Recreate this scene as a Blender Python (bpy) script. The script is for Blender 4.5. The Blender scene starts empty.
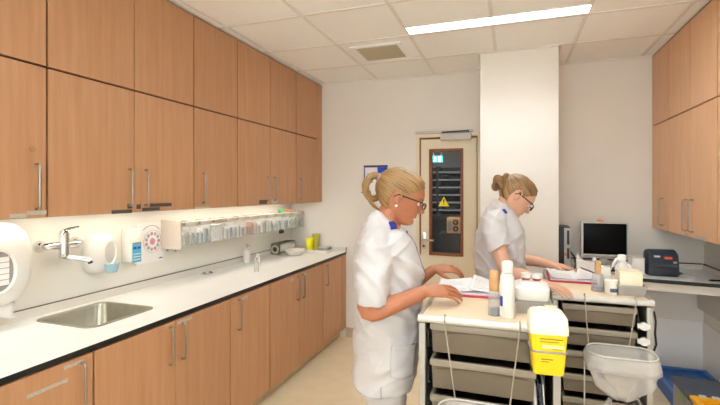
import bpy, bmesh, math, random
from mathutils import Vector, Matrix, noise
from mathutils.bvhtree import BVHTree
random.seed(7)
S = bpy.context.scene
COL = S.collection
PI = math.pi
V = Vector

LAMP_E, STRIP_E, EXPO, WORLD = 18.5, 6.5, 1.2, 3.4
# ------------------------------------------------------------ materials
def lin(c):
    out = []
    for v in c[:3]:
        v = v / 255.0
        out.append(v / 12.92 if v <= 0.04045 else ((v + 0.055) / 1.055) ** 2.4)
    return out + [1.0]

MATS = {}
def mat(name, col, rough=0.5, metal=0.0, var=0.05, scale=30.0, bump=0.0, alpha=1.0, trans=0.0, emit=None, estr=0.0, sub=0.0, spec=0.5, stretch=(1, 1, 1), col2=None, bscale=None):
    if name in MATS:
        return MATS[name]
    m = bpy.data.materials.new(name)
    m.use_nodes = True
    nt = m.node_tree
    N = nt.nodes; L = nt.links
    b = N['Principled BSDF']
    c = lin(col)
    tc = N.new('ShaderNodeTexCoord')
    mp = N.new('ShaderNodeMapping'); mp.inputs['Scale'].default_value = stretch
    L.new(tc.outputs['Object'], mp.inputs['Vector'])
    nz = N.new('ShaderNodeTexNoise'); nz.inputs['Scale'].default_value = scale; nz.inputs['Detail'].default_value = 4
    L.new(mp.outputs['Vector'], nz.inputs['Vector'])
    rp = N.new('ShaderNodeValToRGB')
    rp.color_ramp.elements[0].position = 0.3; rp.color_ramp.elements[1].position = 0.7
    if col2:
        rp.color_ramp.elements[0].color = lin(col2); rp.color_ramp.elements[1].color = c
    else:
        rp.color_ramp.elements[0].color = [x * (1 - var) for x in c[:3]] + [1]
        rp.color_ramp.elements[1].color = [min(1, x * (1 + var)) for x in c[:3]] + [1]
    L.new(nz.outputs['Fac'], rp.inputs['Fac'])
    L.new(rp.outputs['Color'], b.inputs['Base Color'])
    b.inputs['Roughness'].default_value = rough
    b.inputs['Metallic'].default_value = metal
    b.inputs['Alpha'].default_value = alpha
    b.inputs['Transmission Weight'].default_value = trans
    b.inputs['Specular IOR Level'].default_value = spec
    if sub:
        b.inputs['Subsurface Weight'].default_value = sub
        b.inputs['Subsurface Radius'].default_value = (0.012, 0.005, 0.003)
        b.inputs['Subsurface Scale'].default_value = 0.5
    if emit:
        b.inputs['Emission Color'].default_value = lin(emit)
        b.inputs['Emission Strength'].default_value = estr
    if bump:
        bn = N.new('ShaderNodeBump'); bn.inputs['Strength'].default_value = bump; bn.inputs['Distance'].default_value = 0.004
        n2 = N.new('ShaderNodeTexNoise'); n2.inputs['Scale'].default_value = bscale or scale; n2.inputs['Detail'].default_value = 3
        L.new(mp.outputs['Vector'], n2.inputs['Vector'])
        L.new(n2.outputs['Fac'], bn.inputs['Height']); L.new(bn.outputs['Normal'], b.inputs['Normal'])
    MATS[name] = m
    return m

def wood(name, ca, cb):
    m = mat(name, ca, rough=0.42, scale=5.0, stretch=(7, 7, 0.45), col2=cb)
    nt = m.node_tree; N = nt.nodes; L = nt.links
    b = N['Principled BSDF']
    src = b.inputs['Base Color'].links[0].from_socket
    # fine pores + per-door tone
    tc = [n for n in N if n.type == 'TEX_COORD'][0]
    mp = N.new('ShaderNodeMapping'); mp.inputs['Scale'].default_value = (60, 60, 2.5)
    L.new(tc.outputs['Object'], mp.inputs['Vector'])
    nz = N.new('ShaderNodeTexNoise'); nz.inputs['Scale'].default_value = 3.0; nz.inputs['Detail'].default_value = 3
    L.new(mp.outputs['Vector'], nz.inputs['Vector'])
    mr = N.new('ShaderNodeMapRange'); mr.inputs['To Min'].default_value = 0.90; mr.inputs['To Max'].default_value = 1.06
    L.new(nz.outputs['Fac'], mr.inputs['Value'])
    oi = N.new('ShaderNodeObjectInfo')
    m2 = N.new('ShaderNodeMapRange'); m2.inputs['To Min'].default_value = 0.95; m2.inputs['To Max'].default_value = 1.05
    L.new(oi.outputs['Random'], m2.inputs['Value'])
    mu = N.new('ShaderNodeMath'); mu.operation = 'MULTIPLY'
    L.new(mr.outputs['Result'], mu.inputs[0]); L.new(m2.outputs['Result'], mu.inputs[1])
    hs = N.new('ShaderNodeHueSaturation')
    L.new(src, hs.inputs['Color']); L.new(mu.outputs['Value'], hs.inputs['Value'])
    L.new(hs.outputs['Color'], b.inputs['Base Color'])
    return m

WOOD = wood('beech_laminate', (194, 145, 107), (183, 132, 93))
WOODR = wood('pale_beech_laminate', (222, 175, 136), (212, 163, 122))
DARKGAP = mat('carcass_gap_shade', (70, 38, 24), 0.7)  # dark brown puts the shadow in the door gaps into the carcass colour
WALL = mat('painted_wall', (230, 224, 216), 0.85, var=0.015, scale=3, bump=0.05, bscale=180)
WALLW = mat('white_wall', (244, 242, 240), 0.8, var=0.015, scale=3)
SPLASH = mat('splash_panel', (230, 226, 216), 0.35, var=0.01, scale=4)
CEIL = mat('ceiling_tile', (247, 246, 244), 0.9, var=0.02, scale=60, bump=0.1, bscale=260)
CEILBAR = mat('ceiling_bar', (230, 225, 219), 0.7)  # slightly darker than the tiles: tile-edge shadow put into the bar colour
FLOORM = mat('linoleum', (237, 219, 186), 0.42, var=0.05, scale=9, col2=(230, 209, 173))
BASEB = mat('skirting_linoleum', (205, 184, 150), 0.6)
WTOP = mat('white_worktop', (240, 238, 234), 0.3, var=0.01, scale=6)
BLACK = mat('black_edge', (22, 18, 17), 0.45)
DGREY = mat('dark_grey_line', (105, 100, 94), 0.6)
STEEL = mat('brushed_steel', (200, 196, 188), 0.28, 1.0, var=0.06, scale=40, stretch=(1, 12, 1))
SINKM = mat('sink_steel', (168, 165, 150), 0.33, 1.0, var=0.05, scale=30)
CHROME = mat('chrome', (225, 225, 225), 0.08, 1.0, var=0.01)
HANDLE = mat('handle_steel', (165, 158, 150), 0.32, 1.0)
WHITEP = mat('white_plastic', (228, 224, 217), 0.35, var=0.01)
CREAMP = mat('cream_plastic', (234, 222, 196), 0.4, var=0.015)
OFFW = mat('offwhite_plastic', (224, 216, 206), 0.45, var=0.015)
BEIGEP = mat('beige_plastic', (214, 201, 186), 0.5, var=0.02)
GREYP = mat('grey_plastic', (158, 152, 146), 0.5)
LGREY = mat('light_grey_plastic', (196, 191, 186), 0.45)
DGP = mat('dark_plastic', (42, 42, 46), 0.45)
GLASS = mat('clear_plastic', (236, 238, 236), 0.08, alpha=0.15, var=0.0)
FROST = mat('frosted_plastic', (225, 228, 224), 0.25, alpha=0.28, var=0.02)
PANE = mat('window_glass', (120, 130, 130), 0.03, alpha=0.06, var=0.0, spec=.2)
PAPER = mat('white_paper', (240, 236, 234), 0.7, var=0.02, scale=40)
INK = mat('grey_print', (150, 146, 144), 0.7)
DINK = mat('dark_print', (60, 58, 58), 0.7)
RED = mat('red_board', (186, 34, 44), 0.5)
BLUE = mat('blue_print', (40, 66, 160), 0.5)
CYAN = mat('cyan_label', (84, 172, 206), 0.5)
PINK = mat('pink_print', (216, 150, 160), 0.6)
YELLOW = mat('yellow_plastic', (240, 208, 20), 0.42, var=0.03)
DYEL = mat('label_brown_print', (150, 124, 10), 0.5)
BROWNF = mat('brown_frame', (128, 70, 36), 0.5, var=0.12, scale=20)
CREAMD = mat('cream_door_paint', (228, 214, 186), 0.5, var=0.01)
TRAY = mat('drawer_plastic', (112, 99, 82), 0.45, var=0.03)
TRLIP = mat('drawer_lip_plastic', (146, 134, 118), 0.42, var=0.03)
ALU = mat('trolley_aluminium', (170, 164, 156), 0.42, 0.3)
RAIL = mat('trolley_rail', (206, 201, 194), 0.4, 0.2)
TTOP = mat('trolley_cream_top', (222, 200, 168), 0.45, var=0.02)
TAN = mat('tan_cap', (196, 152, 104), 0.55, var=0.08)
FABRIC = mat('white_uniform_cotton', (199, 194, 194), 0.85, var=0.02, scale=14, bump=0.45, bscale=22)
FABP = mat('white_uniform_pocket', (196, 191, 191), 0.85, var=0.02, scale=14, bump=0.25, bscale=26)
NAVY = mat('navy_tab', (30, 44, 140), 0.7)
SEAM = mat('grey_seam', (170, 166, 168), 0.8)

# ------------------------------------------------------------ mesh builder
class B:
    def __init__(self):
        self.bm = bmesh.new()
    def box(self, x0, x1, y0, y1, z0, z1, bev=0.0, seg=2, mtx=None):
        r = bmesh.ops.create_cube(self.bm, size=1.0)
        vs = r['verts']
        m = Matrix.Translation(((x0 + x1) / 2, (y0 + y1) / 2, (z0 + z1) / 2)) @ Matrix.Diagonal((abs(x1 - x0), abs(y1 - y0), abs(z1 - z0), 1))
        if mtx is not None:
            m = mtx @ m
        bmesh.ops.transform(self.bm, matrix=m, verts=vs)
        if bev:
            es = set()
            for v in vs:
                es.update(v.link_edges)
            bmesh.ops.bevel(self.bm, geom=list(es), offset=bev, segments=seg, profile=0.6, affect='EDGES', clamp_overlap=True)
        return self
    def ring(self, pts):
        return [self.bm.verts.new(p) for p in pts]
    def loft(self, rings, caps=True, closed=False):
        rs = [self.ring(r) for r in rings]
        n = len(rs[0])
        pairs = list(zip(rs[:-1], rs[1:]))
        if closed:
            pairs.append((rs[-1], rs[0]))
        for a, b in pairs:
            for i in range(n):
                j = (i + 1) % n
                self.bm.faces.new((a[i], a[j], b[j], b[i]))
        if caps and not closed:
            self.bm.faces.new(rs[0][::-1]); self.bm.faces.new(rs[-1])
        return self
    def tube(self, pts, r, n=10, closed=False, caps=True, flat=1.0):
        pts = [V(p) for p in pts]
        k = len(pts)
        rr = r if isinstance(r, (list, tuple)) else [r] * k
        rings = []
        up = None
        for i, p in enumerate(pts):
            if closed:
                t = pts[(i + 1) % k] - pts[i - 1]
            else:
                t = pts[min(i + 1, k - 1)] - pts[max(i - 1, 0)]
            t.normalize()
            if up is None:
                up = V((0, 0, 1)) if abs(t.z) < 0.9 else V((1, 0, 0))
            s = t.cross(up)
            if s.length < 1e-6:
                s = t.cross(V((0, 1, 0)))
            s.normalize()
            u = s.cross(t).normalized()
            up = u
            rings.append([p + s * (rr[i] * math.cos(2 * PI * q / n)) + u * (rr[i] * flat * math.sin(2 * PI * q / n)) for q in range(n)])
        return self.loft(rings, caps=caps, closed=closed)
    def cyl(self, p0, p1, r0, r1=None, n=20):
        return self.tube([p0, p1], [r0, r0 if r1 is None else r1], n=n)
    def lathe(self, prof, c, n=28, sx=1.0, sy=1.0, open_=False):
        rings = []
        for r, z in prof:
            rings.append([V((c[0] + sx * r * math.cos(2 * PI * q / n), c[1] + sy * r * math.sin(2 * PI * q / n), c[2] + z)) for q in range(n)])
        return self.loft(rings, caps=not open_)
    def prism(self, poly, ext):
        ext = V(ext)
        a = [V(p) for p in poly]
        return self.loft([a, [p + ext for p in a]])
    def sphere(self, c, r, nu=20, nv=14, mtx=None):
        rx, ry, rz = (r, r, r) if not isinstance(r, (tuple, list)) else r
        res = bmesh.ops.create_uvsphere(self.bm, u_segments=nu, v_segments=nv, radius=1.0)
        m = Matrix.Translation(c) @ (mtx or Matrix.Identity(4)) @ Matrix.Diagonal((rx, ry, rz, 1))
        bmesh.ops.transform(self.bm, matrix=m, verts=res['verts'])
        return self
    def grid(self, rows):
        rs = [self.ring(r) for r in rows]
        for a, b in zip(rs[:-1], rs[1:]):
            for i in range(len(a) - 1):
                self.bm.faces.new((a[i], a[i + 1], b[i + 1], b[i]))
        return self
    def mesh(self, name):
        bmesh.ops.recalc_face_normals(self.bm, faces=self.bm.faces[:])
        me = bpy.data.meshes.new(name)
        self.bm.to_mesh(me); self.bm.free()
        return me
    def obj(self, name, m, parent=None, local=False, origin=None, smooth=True, ang=38):
        me = self.mesh(name)
        return link(name, me, m, parent, local, origin, smooth, ang)

def world_origin(o):
    p = V((0, 0, 0))
    while o is not None:
        p += o.location
        o = o.parent
    return p

def link(name, me, m, parent=None, local=False, origin=None, smooth=True, ang=38):
    if m is not None and not me.materials:
        me.materials.append(m)
    o = bpy.data.objects.new(name, me)
    COL.objects.link(o)
    if parent is not None:
        if not local:
            me.transform(Matrix.Translation(-world_origin(parent)))
        o.parent = parent
    elif origin is not None:
        me.transform(Matrix.Translation(-V(origin)))
        o.location = origin
    if smooth:
        for p in me.polygons:
            p.use_smooth = True
        if ang:
            me.set_sharp_from_angle(angle=math.radians(ang))
    me.update()
    return o

def tag(o, label=None, cat=None, group=None, kind=None):
    if label: o['label'] = label
    if cat: o['category'] = cat
    if group: o['group'] = group
    if kind: o['kind'] = kind
    return o

def thing(name, label, cat, loc, group=None, rz=0.0, kind=None):
    o = bpy.data.objects.new(name, None)
    o.empty_display_size = 0.05
    COL.objects.link(o)
    o.location = loc; o.rotation_euler = (0, 0, rz)
    return tag(o, label, cat, group, kind)

def kids(o):
    return [c for c in bpy.data.objects if c.parent is o]

def dup(o, loc=None, label=None, parent=None):
    c = o.copy()
    COL.objects.link(c)
    if parent is not None:
        c.parent = parent
    if loc is not None:
        c.location = loc
    if label:
        c['label'] = label
    for k in kids(o):
        dup(k, parent=c)
    return c

def struct(b, name, m, **kw):
    return tag(b.obj(name, m, **kw), kind='structure')

# ------------------------------------------------------------ camera
CAMZ = 1.58
YAW = math.atan2(152.0, 434.0)
cam = bpy.data.cameras.new('camera')
cam.sensor_fit = 'HORIZONTAL'; cam.sensor_width = 36.0
cam.lens = 36.0 * 434.0 / 720.0
cam.shift_y = -11.5 / 720.0
cam.clip_start = 0.05
co = bpy.data.objects.new('camera', cam)
COL.objects.link(co)
co.location = (0, 0, CAMZ); co.rotation_euler = (PI / 2, 0, YAW)
S.camera = co

# ------------------------------------------------------------ room shell
XL, XR, YB, YF, ZC = -2.375, 1.522, 4.397, -2.2, 2.756
COLX0, COLX1, COLY = -0.257, 0.356, 3.835
struct(B().box(XL - .1, XR + .1, YF - .1, YB + .0, -.1, 0), 'floor', FLOORM)
LAMPS = (3.125, 1.325, -.475)  # the first is in view, the others are unseen and added for light
LX0, LX1, LHW, LDEEP = -.735, .485, .075, .06
b = B()
b.box(XL - .1, LX0, YF - .1, YB + .1, ZC, ZC + .1); b.box(LX1, XR + .1, YF - .1, YB + .1, ZC, ZC + .1)
edges = [YB + .1]
for yl in LAMPS: edges += [yl + LHW, yl - LHW]
edges.append(YF - .1)
for k in range(0, len(edges), 2): b.box(LX0, LX1, edges[k + 1], edges[k], ZC, ZC + .1)
struct(b, 'ceiling', CEIL)
struct(B().box(XL - .1, XL, YF - .1, YB + .1, 0, ZC), 'wall_left', SPLASH)
struct(B().box(XR, XR + .1, YF - .1, YB + .1, 0, ZC), 'wall_right', WALL)
b = B()
WX0, WX1, WZ0, WZ1 = -1.9, 1.1, .95, 2.45          # unseen window, added behind the camera to bring in daylight
b.box(XL, WX0, YF - .1, YF, 0, ZC); b.box(WX1, XR, YF - .1, YF, 0, ZC); b.box(WX0, WX1, YF - .1, YF, 0, WZ0); b.box(WX0, WX1, YF - .1, YF, WZ1, ZC)
struct(b, 'wall_rear', WALL)
wn = thing('fill_window', None, None, (-.4, YF, WZ0), kind='structure')
b = B(); fw = .05
for x in (WX0, (WX0 + WX1) / 2 - fw / 2, WX1 - fw): b.box(x, x + fw, YF - .08, YF - .02, WZ0, WZ1)
b.box(WX0 + fw, WX1 - fw, YF - .08, YF - .02, WZ0, WZ0 + fw); b.box(WX0 + fw, WX1 - fw, YF - .08, YF - .02, WZ1 - fw, WZ1)
b.obj('window_frame', WHITEP, wn)
B().box(WX0 + fw, WX1 - fw, YF - .052, YF - .048, WZ0 + fw, WZ1 - fw).obj('pane', PANE, wn)
B().box(WX0 - .05, WX1 + .05, YF + .001, YF + .12, WZ0 - .03, WZ0 - .0005).obj('fill_window_sill', WHITEP, wn)
DX0, DX1, DZ = -0.905, -0.305, 2.135            # door opening in the back wall
b = B()
b.box(XL, DX0, YB, YB + .1, 0, ZC); b.box(DX1, XR, YB, YB + .1, 0, ZC); b.box(DX0, DX1, YB, YB + .1, DZ, ZC)
struct(b, 'wall_back', WALL)
struct(B().box(COLX0, COLX1, COLY, YB - .001, 0, ZC - .001, .006), 'wall_column', WALL)
b = B()
b.box(COLX0 - .02, COLX1 + .02, COLY - .022, COLY - .002, ZC - .008, ZC - .001)
b.box(COLX0 - .022, COLX0 - .002, COLY, YB, ZC - .008, ZC - .001); b.box(COLX1 + .002, COLX1 + .022, COLY, YB, ZC - .008, ZC - .001)
struct(b, 'trim_1', CEILBAR)
# ceiling grid of exposed bars
b = B()
for i in range(-3, 5):
    x = -0.13 + 0.6 * i
    if XL < x < XR:
        ends = [YF] + ([v for yl in sorted(LAMPS) for v in (yl - LHW - .002, yl + LHW + .002)] if LX0 < x < LX1 else []) + [YB]
        for k in range(0, len(ends), 2):
            b.box(x - .012, x + .012, ends[k], ends[k + 1], ZC - .005, ZC - .0005)
y = 3.82
while y > YF:
    b.box(XL, XR, y - .012, y + .012, ZC - .0045, ZC - .0005)
    y -= 0.6
b.box(XL, XR, YB - .02, YB - .001, ZC - .012, ZC - .0005)
struct(b, 'trim_2', CEILBAR)
# skirting and the white panel under the desk
struct(B().box(-1.70, DX0 - .02, YB - .012, YB - .001, 0, .105, .004), 'baseboard_back', BASEB)
struct(B().box(COLX1 + .002, XR - .002, YB - .014, YB - .001, 0, .485, .003), 'trim_3', WALLW)
struct(B().box(XR - .014, XR - .001, 2.2, YB - .016, 0, .485, .003), 'trim_4', WALLW)
struct(B().box(-1.70, XR, YF + .001, YF + .012, 0, .1), 'baseboard_rear', BASEB)

# corridor behind the door
CY = 7.2
GREYW = mat('corridor_wall', (150, 150, 152), 0.8)
struct(B().box(-2.6, 1.2, YB + .1, CY, -.1, 0), 'floor_corridor', FLOORM)
struct(B().box(-2.6, 1.2, YB + .1, CY, 2.6, 2.7), 'ceiling_corridor', GREYW)
struct(B().box(-2.6, 1.2, CY, CY + .1, 0, 2.7), 'wall_corridor_back', GREYW)
struct(B().box(-2.7, -2.6, YB + .1, CY, 0, 2.7), 'wall_corridor_left', GREYW)
struct(B().box(1.2, 1.3, YB + .1, CY, 0, 2.7), 'wall_corridor_right', GREYW)
sh = thing('shelf_rack', 'dark shelving rack with pale boards seen through the door window', 'shelves', (-1.2, 6.8, 0))
bb = B(); bb.box(-2.2, .3, 6.95, 7.15, 0, 1.95); bb.obj('back_panel', mat('rack_dark', (38, 38, 44), .6), sh)
for k in range(6):
    B().box(-2.2, .3, 6.6, 6.95, 1.28 + k * .115, 1.30 + k * .115).obj('shelf', mat('rack_shelf', (180, 184, 190), .5), sh)
for x in (-2.2, -1.08, .28):
    B().box(x, x + .03, 6.58, 6.95, 0, 1.95).obj('upright', mat('rack_dark', (38, 38, 44), .6), sh)
ds = thing('corridor_counter', 'black reception counter behind the door window', 'counter', (-1.0, 5.8, 0))
B().box(-2.0, .3, 5.6, 6.2, 0, 1.22).obj('front_panel', mat('counter_black', (26, 25, 28), .4), ds)
B().box(-2.02, .32, 5.57, 6.22, 1.22, 1.25).obj('top', mat('counter_top_dark', (48, 47, 50), .35), ds)
bx = thing('cardboard_box', 'brown carton with round dark marks seen low in the door window', 'box', (-.66, 5.4, 1.07))
B().box(-.745, -.585, 5.3, 5.55, 1.07, 1.255, .004).obj('carton', mat('carton_brown', (214, 168, 120), .7), bx)
B().box(-.73, -.69, 5.296, 5.3, 1.10, 1.22).obj('print', INK, bx)
bm_ = B(); bm_.tube([V((-.64 + .025 * math.cos(a * PI / 8), 5.297, 1.205 + .025 * math.sin(a * PI / 8))) for a in range(16)], .010, 6, closed=True); bm_.obj('round_mark', DINK, bx)
bm_ = B(); bm_.tube([V((-.64 + .025 * math.cos(a * PI / 8), 5.297, 1.125 + .025 * math.sin(a * PI / 8))) for a in range(16)], .010, 6, closed=True); bm_.obj('round_mark', DINK, bx)
pl = B(); pl.box(-.84, -.52, 5.28, 5.57, 0, 1.0695, .004); tag(pl.obj('pedestal', mat('counter_black', (26, 25, 28), .4), None, origin=(-.68, 5.4, 0)), 'black pedestal under the carton behind the door window', 'pedestal')
es = thing('exit_sign', 'teal emergency exit sign hanging beyond the door window', 'exit sign', (-.98, 5.7, 2.0))
B().box(-.99, -.85, 5.68, 5.70, 1.955, 2.04, .003).obj('panel', mat('exit_teal', (20, 150, 160), .4, emit=(60, 200, 205), estr=0.9), es)
bb = B()
bb.sphere((-.945, 5.678, 2.02), .009); bb.tube([(-.945, 5.676, 2.01), (-.95, 5.676, 1.99), (-.965, 5.676, 1.968)], .006, 6); bb.tube([(-.95, 5.676, 1.99), (-.935, 5.676, 1.968)], .006, 6); bb.tube([(-.962, 5.676, 2.0), (-.93, 5.676, 2.003)], .005, 6)
bb.box(-.905, -.872, 5.674, 5.68, 1.965, 2.03)
bb.obj('running_figure', mat('exit_white', (240, 250, 250), .5, emit=(230, 255, 255), estr=1.2), es)
bb = B(); bb.cyl((-.97, 5.69, 2.04), (-.97, 5.69, 2.6), .006); bb.cyl((-.87, 5.69, 2.04), (-.87, 5.69, 2.6), .006); bb.obj('hanger', LGREY, es)
cl = thing('ceiling_light', 'unseen lamp added to light the corridor beyond the door', 'ceiling lamp', (-.9, 5.0, 2.6))  # out of view, added to brighten the corridor and the carton
B().box(-1.5, -.3, 4.95, 5.1, 2.57, 2.599).obj('diffuser', mat('corridor_fill_lamp', (255, 250, 240), .5, emit=(255, 246, 232), estr=11.0), cl)

# ------------------------------------------------------------ door
d = thing('door_1', None, None, (-.6, YB, 0), kind='structure')
b = B()
b.box(DX0 - .022, DX0 + .012, YB - .018, YB + .1, 0, DZ + .022); b.box(DX1 - .012, DX1 + .022, YB - .018, YB + .1, 0, DZ + .022); b.box(DX0 + .012, DX1 - .012, YB - .018, YB + .1, DZ - .012, DZ + .022)
b.obj('door_frame', CREAMD, d)
b = B()
b.box(DX0 + .0125, DX0 + .0255, YB - .008, YB + .05, 0, DZ - .012); b.box(DX0 + .024, DX1 - .012, YB - .006, YB + .05, DZ - .026, DZ - .0125); b.box(DX1 - .022, DX1 - .0125, YB - .006, YB + .05, 0, DZ - .026)
b.obj('frame_gasket', BROWNF, d)
lx0, lx1, lz1 = DX0 + .026, DX1 - .024, DZ - .03
wx0, wx1, wz0, wz1 = -.795, -.455, .93, 2.005
b = B()
b.box(lx0, wx0, YB + .002, YB + .045, .008, lz1); b.box(wx1, lx1, YB + .002, YB + .045, .008, lz1); b.box(wx0, wx1, YB + .002, YB + .045, .008, wz0); b.box(wx0, wx1, YB + .002, YB + .045, wz1, lz1)
lf = b.obj('door_leaf', CREAMD, d)
b = B(); f = .027
b.box(wx0, wx0 + f, YB - .012, YB + .05, wz0, wz1, .003); b.box(wx1 - f, wx1, YB - .012, YB + .05, wz0, wz1, .003); b.box(wx0 + f, wx1 - f, YB - .012, YB + .05, wz0, wz0 + f, .003); b.box(wx0 + f, wx1 - f, YB - .012, YB + .05, wz1 - f, wz1, .003)
b.obj('window_frame', BROWNF, lf)
B().box(wx0 + f, wx1 - f, YB + .018, YB + .024, wz0 + f, wz1 - f).obj('pane', PANE, lf)
b = B(); b.box(lx0 + .012, lx0 + .052, YB - .006, YB + .003, .99, 1.16, .003); b.obj('key_plate', STEEL, lf)
b = B(); b.tube([(lx0 + .03, YB - .004, 1.085), (lx0 + .03, YB - .05, 1.085), (lx0 + .045, YB - .055, 1.085), (lx0 + .14, YB - .055, 1.085)], .009, 10); b.obj('lever_handle', STEEL, lf)
b = B(); b.cyl((lx0 + .03, YB - .014, 1.02), (lx0 + .03, YB, 1.02), .012); b.obj('keyhole', DGP, lf)
for z in (1.95, 1.1, .3):
    b = B(); b.cyl((DX1 - .018, YB - .016, z), (DX1 - .018, YB - .016, z + .1), .009); b.obj('hinge', HANDLE, d)
b = B(); b.box(-.675, -.375, YB - .06, YB - .02, 2.085, 2.15, .006); b.obj('closer_body', LGREY, d)
b = B(); b.box(-.93, -.36, YB - .04, YB - .019, 2.158, 2.184, .004); cr = b.obj('closer_rail', LGREY, d)
b = B(); b.tube([(-.40, YB - .05, 2.15), (-.40, YB - .05, 2.17), (-.66, YB - .045, 2.166)], .007, 8); b.obj('closer_arm', DGP, d)
# warning sticker on the glass
b = B(); yy = YB + .0175
b.prism([(-.705, yy, 1.425), (-.595, yy, 1.425), (-.65, yy, 1.525)], (0, -.001, 0)); ws = b.obj('warning_sticker', mat('sticker_yellow', (238, 214, 20), .5, emit=None), lf)
b = B(); b.prism([(-.655, yy - .0012, 1.46), (-.645, yy - .0012, 1.46), (-.642, yy - .0012, 1.495), (-.658, yy - .0012, 1.495)], (0, -.0006, 0)); b.sphere((-.65, yy - .0014, 1.447), (.006, .0008, .006)); b.obj('symbol', DINK, ws)

# ------------------------------------------------------------ ceiling fittings
LAMP = mat('lamp_diffuser', (255, 252, 245), 0.5, emit=(234, 246, 255), estr=LAMP_E)
def lamp(yc, label):
    t = thing('ceiling_light', label, 'ceiling lamp', (-.125, yc, ZC), group='recessed ceiling lamps')
    b = B(); x0, x1, y0, y1 = LX0 + .001, LX1 - .001, yc - LHW + .001, yc + LHW - .001
    z0, z1 = ZC - .004, ZC + LDEEP + .012
    b.box(x0, x1, y0, y0 + .012, z0, z1); b.box(x0, x1, y1 - .012, y1, z0, z1); b.box(x0, x0 + .012, y0 + .012, y1 - .012, z0, z1); b.box(x1 - .012, x1, y0 + .012, y1 - .012, z0, z1)
    b.obj('frame', WHITEP, t)
    B().box(x0 + .0125, x1 - .0125, y0 + .0125, y1 - .0125, ZC + LDEEP, ZC + LDEEP + .011).obj('diffuser', LAMP, t)
lamp(3.125, 'long narrow white recessed ceiling lamp in front of the column')
lamp(1.325, 'unseen recessed ceiling lamp added to light the near half of the room')  # out of frame, added to balance the light
lamp(-.475, 'unseen recessed ceiling lamp added to light the rear of the room')  # also out of frame, added as extra overhead light
vt = thing('air_vent', 'square beige ventilation grille set in the ceiling', 'vent', (-1.03, 3.52, ZC))
b = B(); x0, x1, y0, y1 = -1.255, -.825, 3.31, 3.73
z0, z1 = ZC - .014, ZC - .001
b.box(x0, x1, y0, y0 + .04, z0, z1, .004); b.box(x0, x1, y1 - .04, y1, z0, z1, .004); b.box(x0, x0 + .04, y0 + .04, y1 - .04, z0, z1, .004); b.box(x1 - .04, x1, y0 + .04, y1 - .04, z0, z1, .004)
b.obj('frame', CEIL, vt)
b = B()
for k in range(17):
    yk = y0 + .05 + k * .02
    b.box(x0 + .04, x1 - .04, yk, yk + .012, z0 + .002, z1 - .001)
b.obj('grille', mat('vent_beige', (196, 182, 156), .6), vt)
B().box(x0 + .04, x1 - .04, y0 + .04, y1 - .04, z1 - .001, z1).obj('duct_cover', mat('vent_dark', (150, 138, 116), .8), vt)
# ------------------------------------------------------------ fitted cupboards along the left wall
AF, AU = -1.70, -1.985          # front planes of the base and the upper cupboards
def bow(y, z0, z1, xf, sgn, r=.0055, out=.03):
    x1 = xf + sgn * out
    return B().tube([(xf, y, z0), (xf + sgn * out * .6, y, z0), (x1 - sgn * .004, y, z0 + .004), (x1, y, z0 + .014), (x1, y, z1 - .014), (x1 - sgn * .004, y, z1 - .004), (xf + sgn * out * .6, y, z1), (xf, y, z1)], r, 10)
LABW = mat('label_white', (205, 198, 186), .6, var=.25, scale=160, col2=(150, 140, 128), stretch=(1, 1, 3))
LABK = mat('label_black', (40, 36, 34), .5, var=.25, scale=160, col2=(96, 90, 86), stretch=(1, 1, 3))

def cupboard(name, label, cat, group, xf, xb, sgn, y0, y1, z0, z1, doors, dz0, dz1, wm, loc_z, plinth=None, sink=False):
    """doors: list of (ya, yb, handle y or None, hz0, hz1, labels[(y, z, w, h, mat)])"""
    t = thing(name, label, cat, ((xf + xb) / 2, (y0 + y1) / 2, loc_z), group)
    b = B()
    i0, i1 = min(xb, xf - sgn * .022), max(xb, xf - sgn * .022)
    b.box(i0, i1, y0 + .0012, y1 - .0012, z0, .735 if sink else z1)
    if sink:
        b.box(i1 - .03, i1, y0 + .0012, y1 - .0012, .735, z1)
    b.obj('carcass', DARKGAP, t)
    if plinth:
        b = B(); p0, p1 = min(xb, xf - sgn * .07), max(xb, xf - sgn * .07)
        b.box(p0, p1, y0 + .0012, y1 - .0012, plinth[0], plinth[1]); b.obj('plinth', BASEB, t)
    for ya, yb, hy, hz0, hz1, labs in doors:
        b = B(); a0, a1 = min(xf, xf - sgn * .019), max(xf, xf - sgn * .019)
        b.box(a0, a1, ya, yb, dz0, dz1, .0015, 1)
        dr = b.obj('door', wm, t)
        if hy is not None:
            bow(hy, hz0, hz1, xf - sgn * .001, sgn).obj('handle', HANDLE, dr)
        for (ly, lz, lw, lh, lm) in labs:
            B().box(min(xf, xf + sgn * .0016), max(xf, xf + sgn * .0016), ly - lw / 2, ly + lw / 2, lz - lh / 2, lz + lh / 2).obj('label_strip', lm, dr)
    return t

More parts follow.
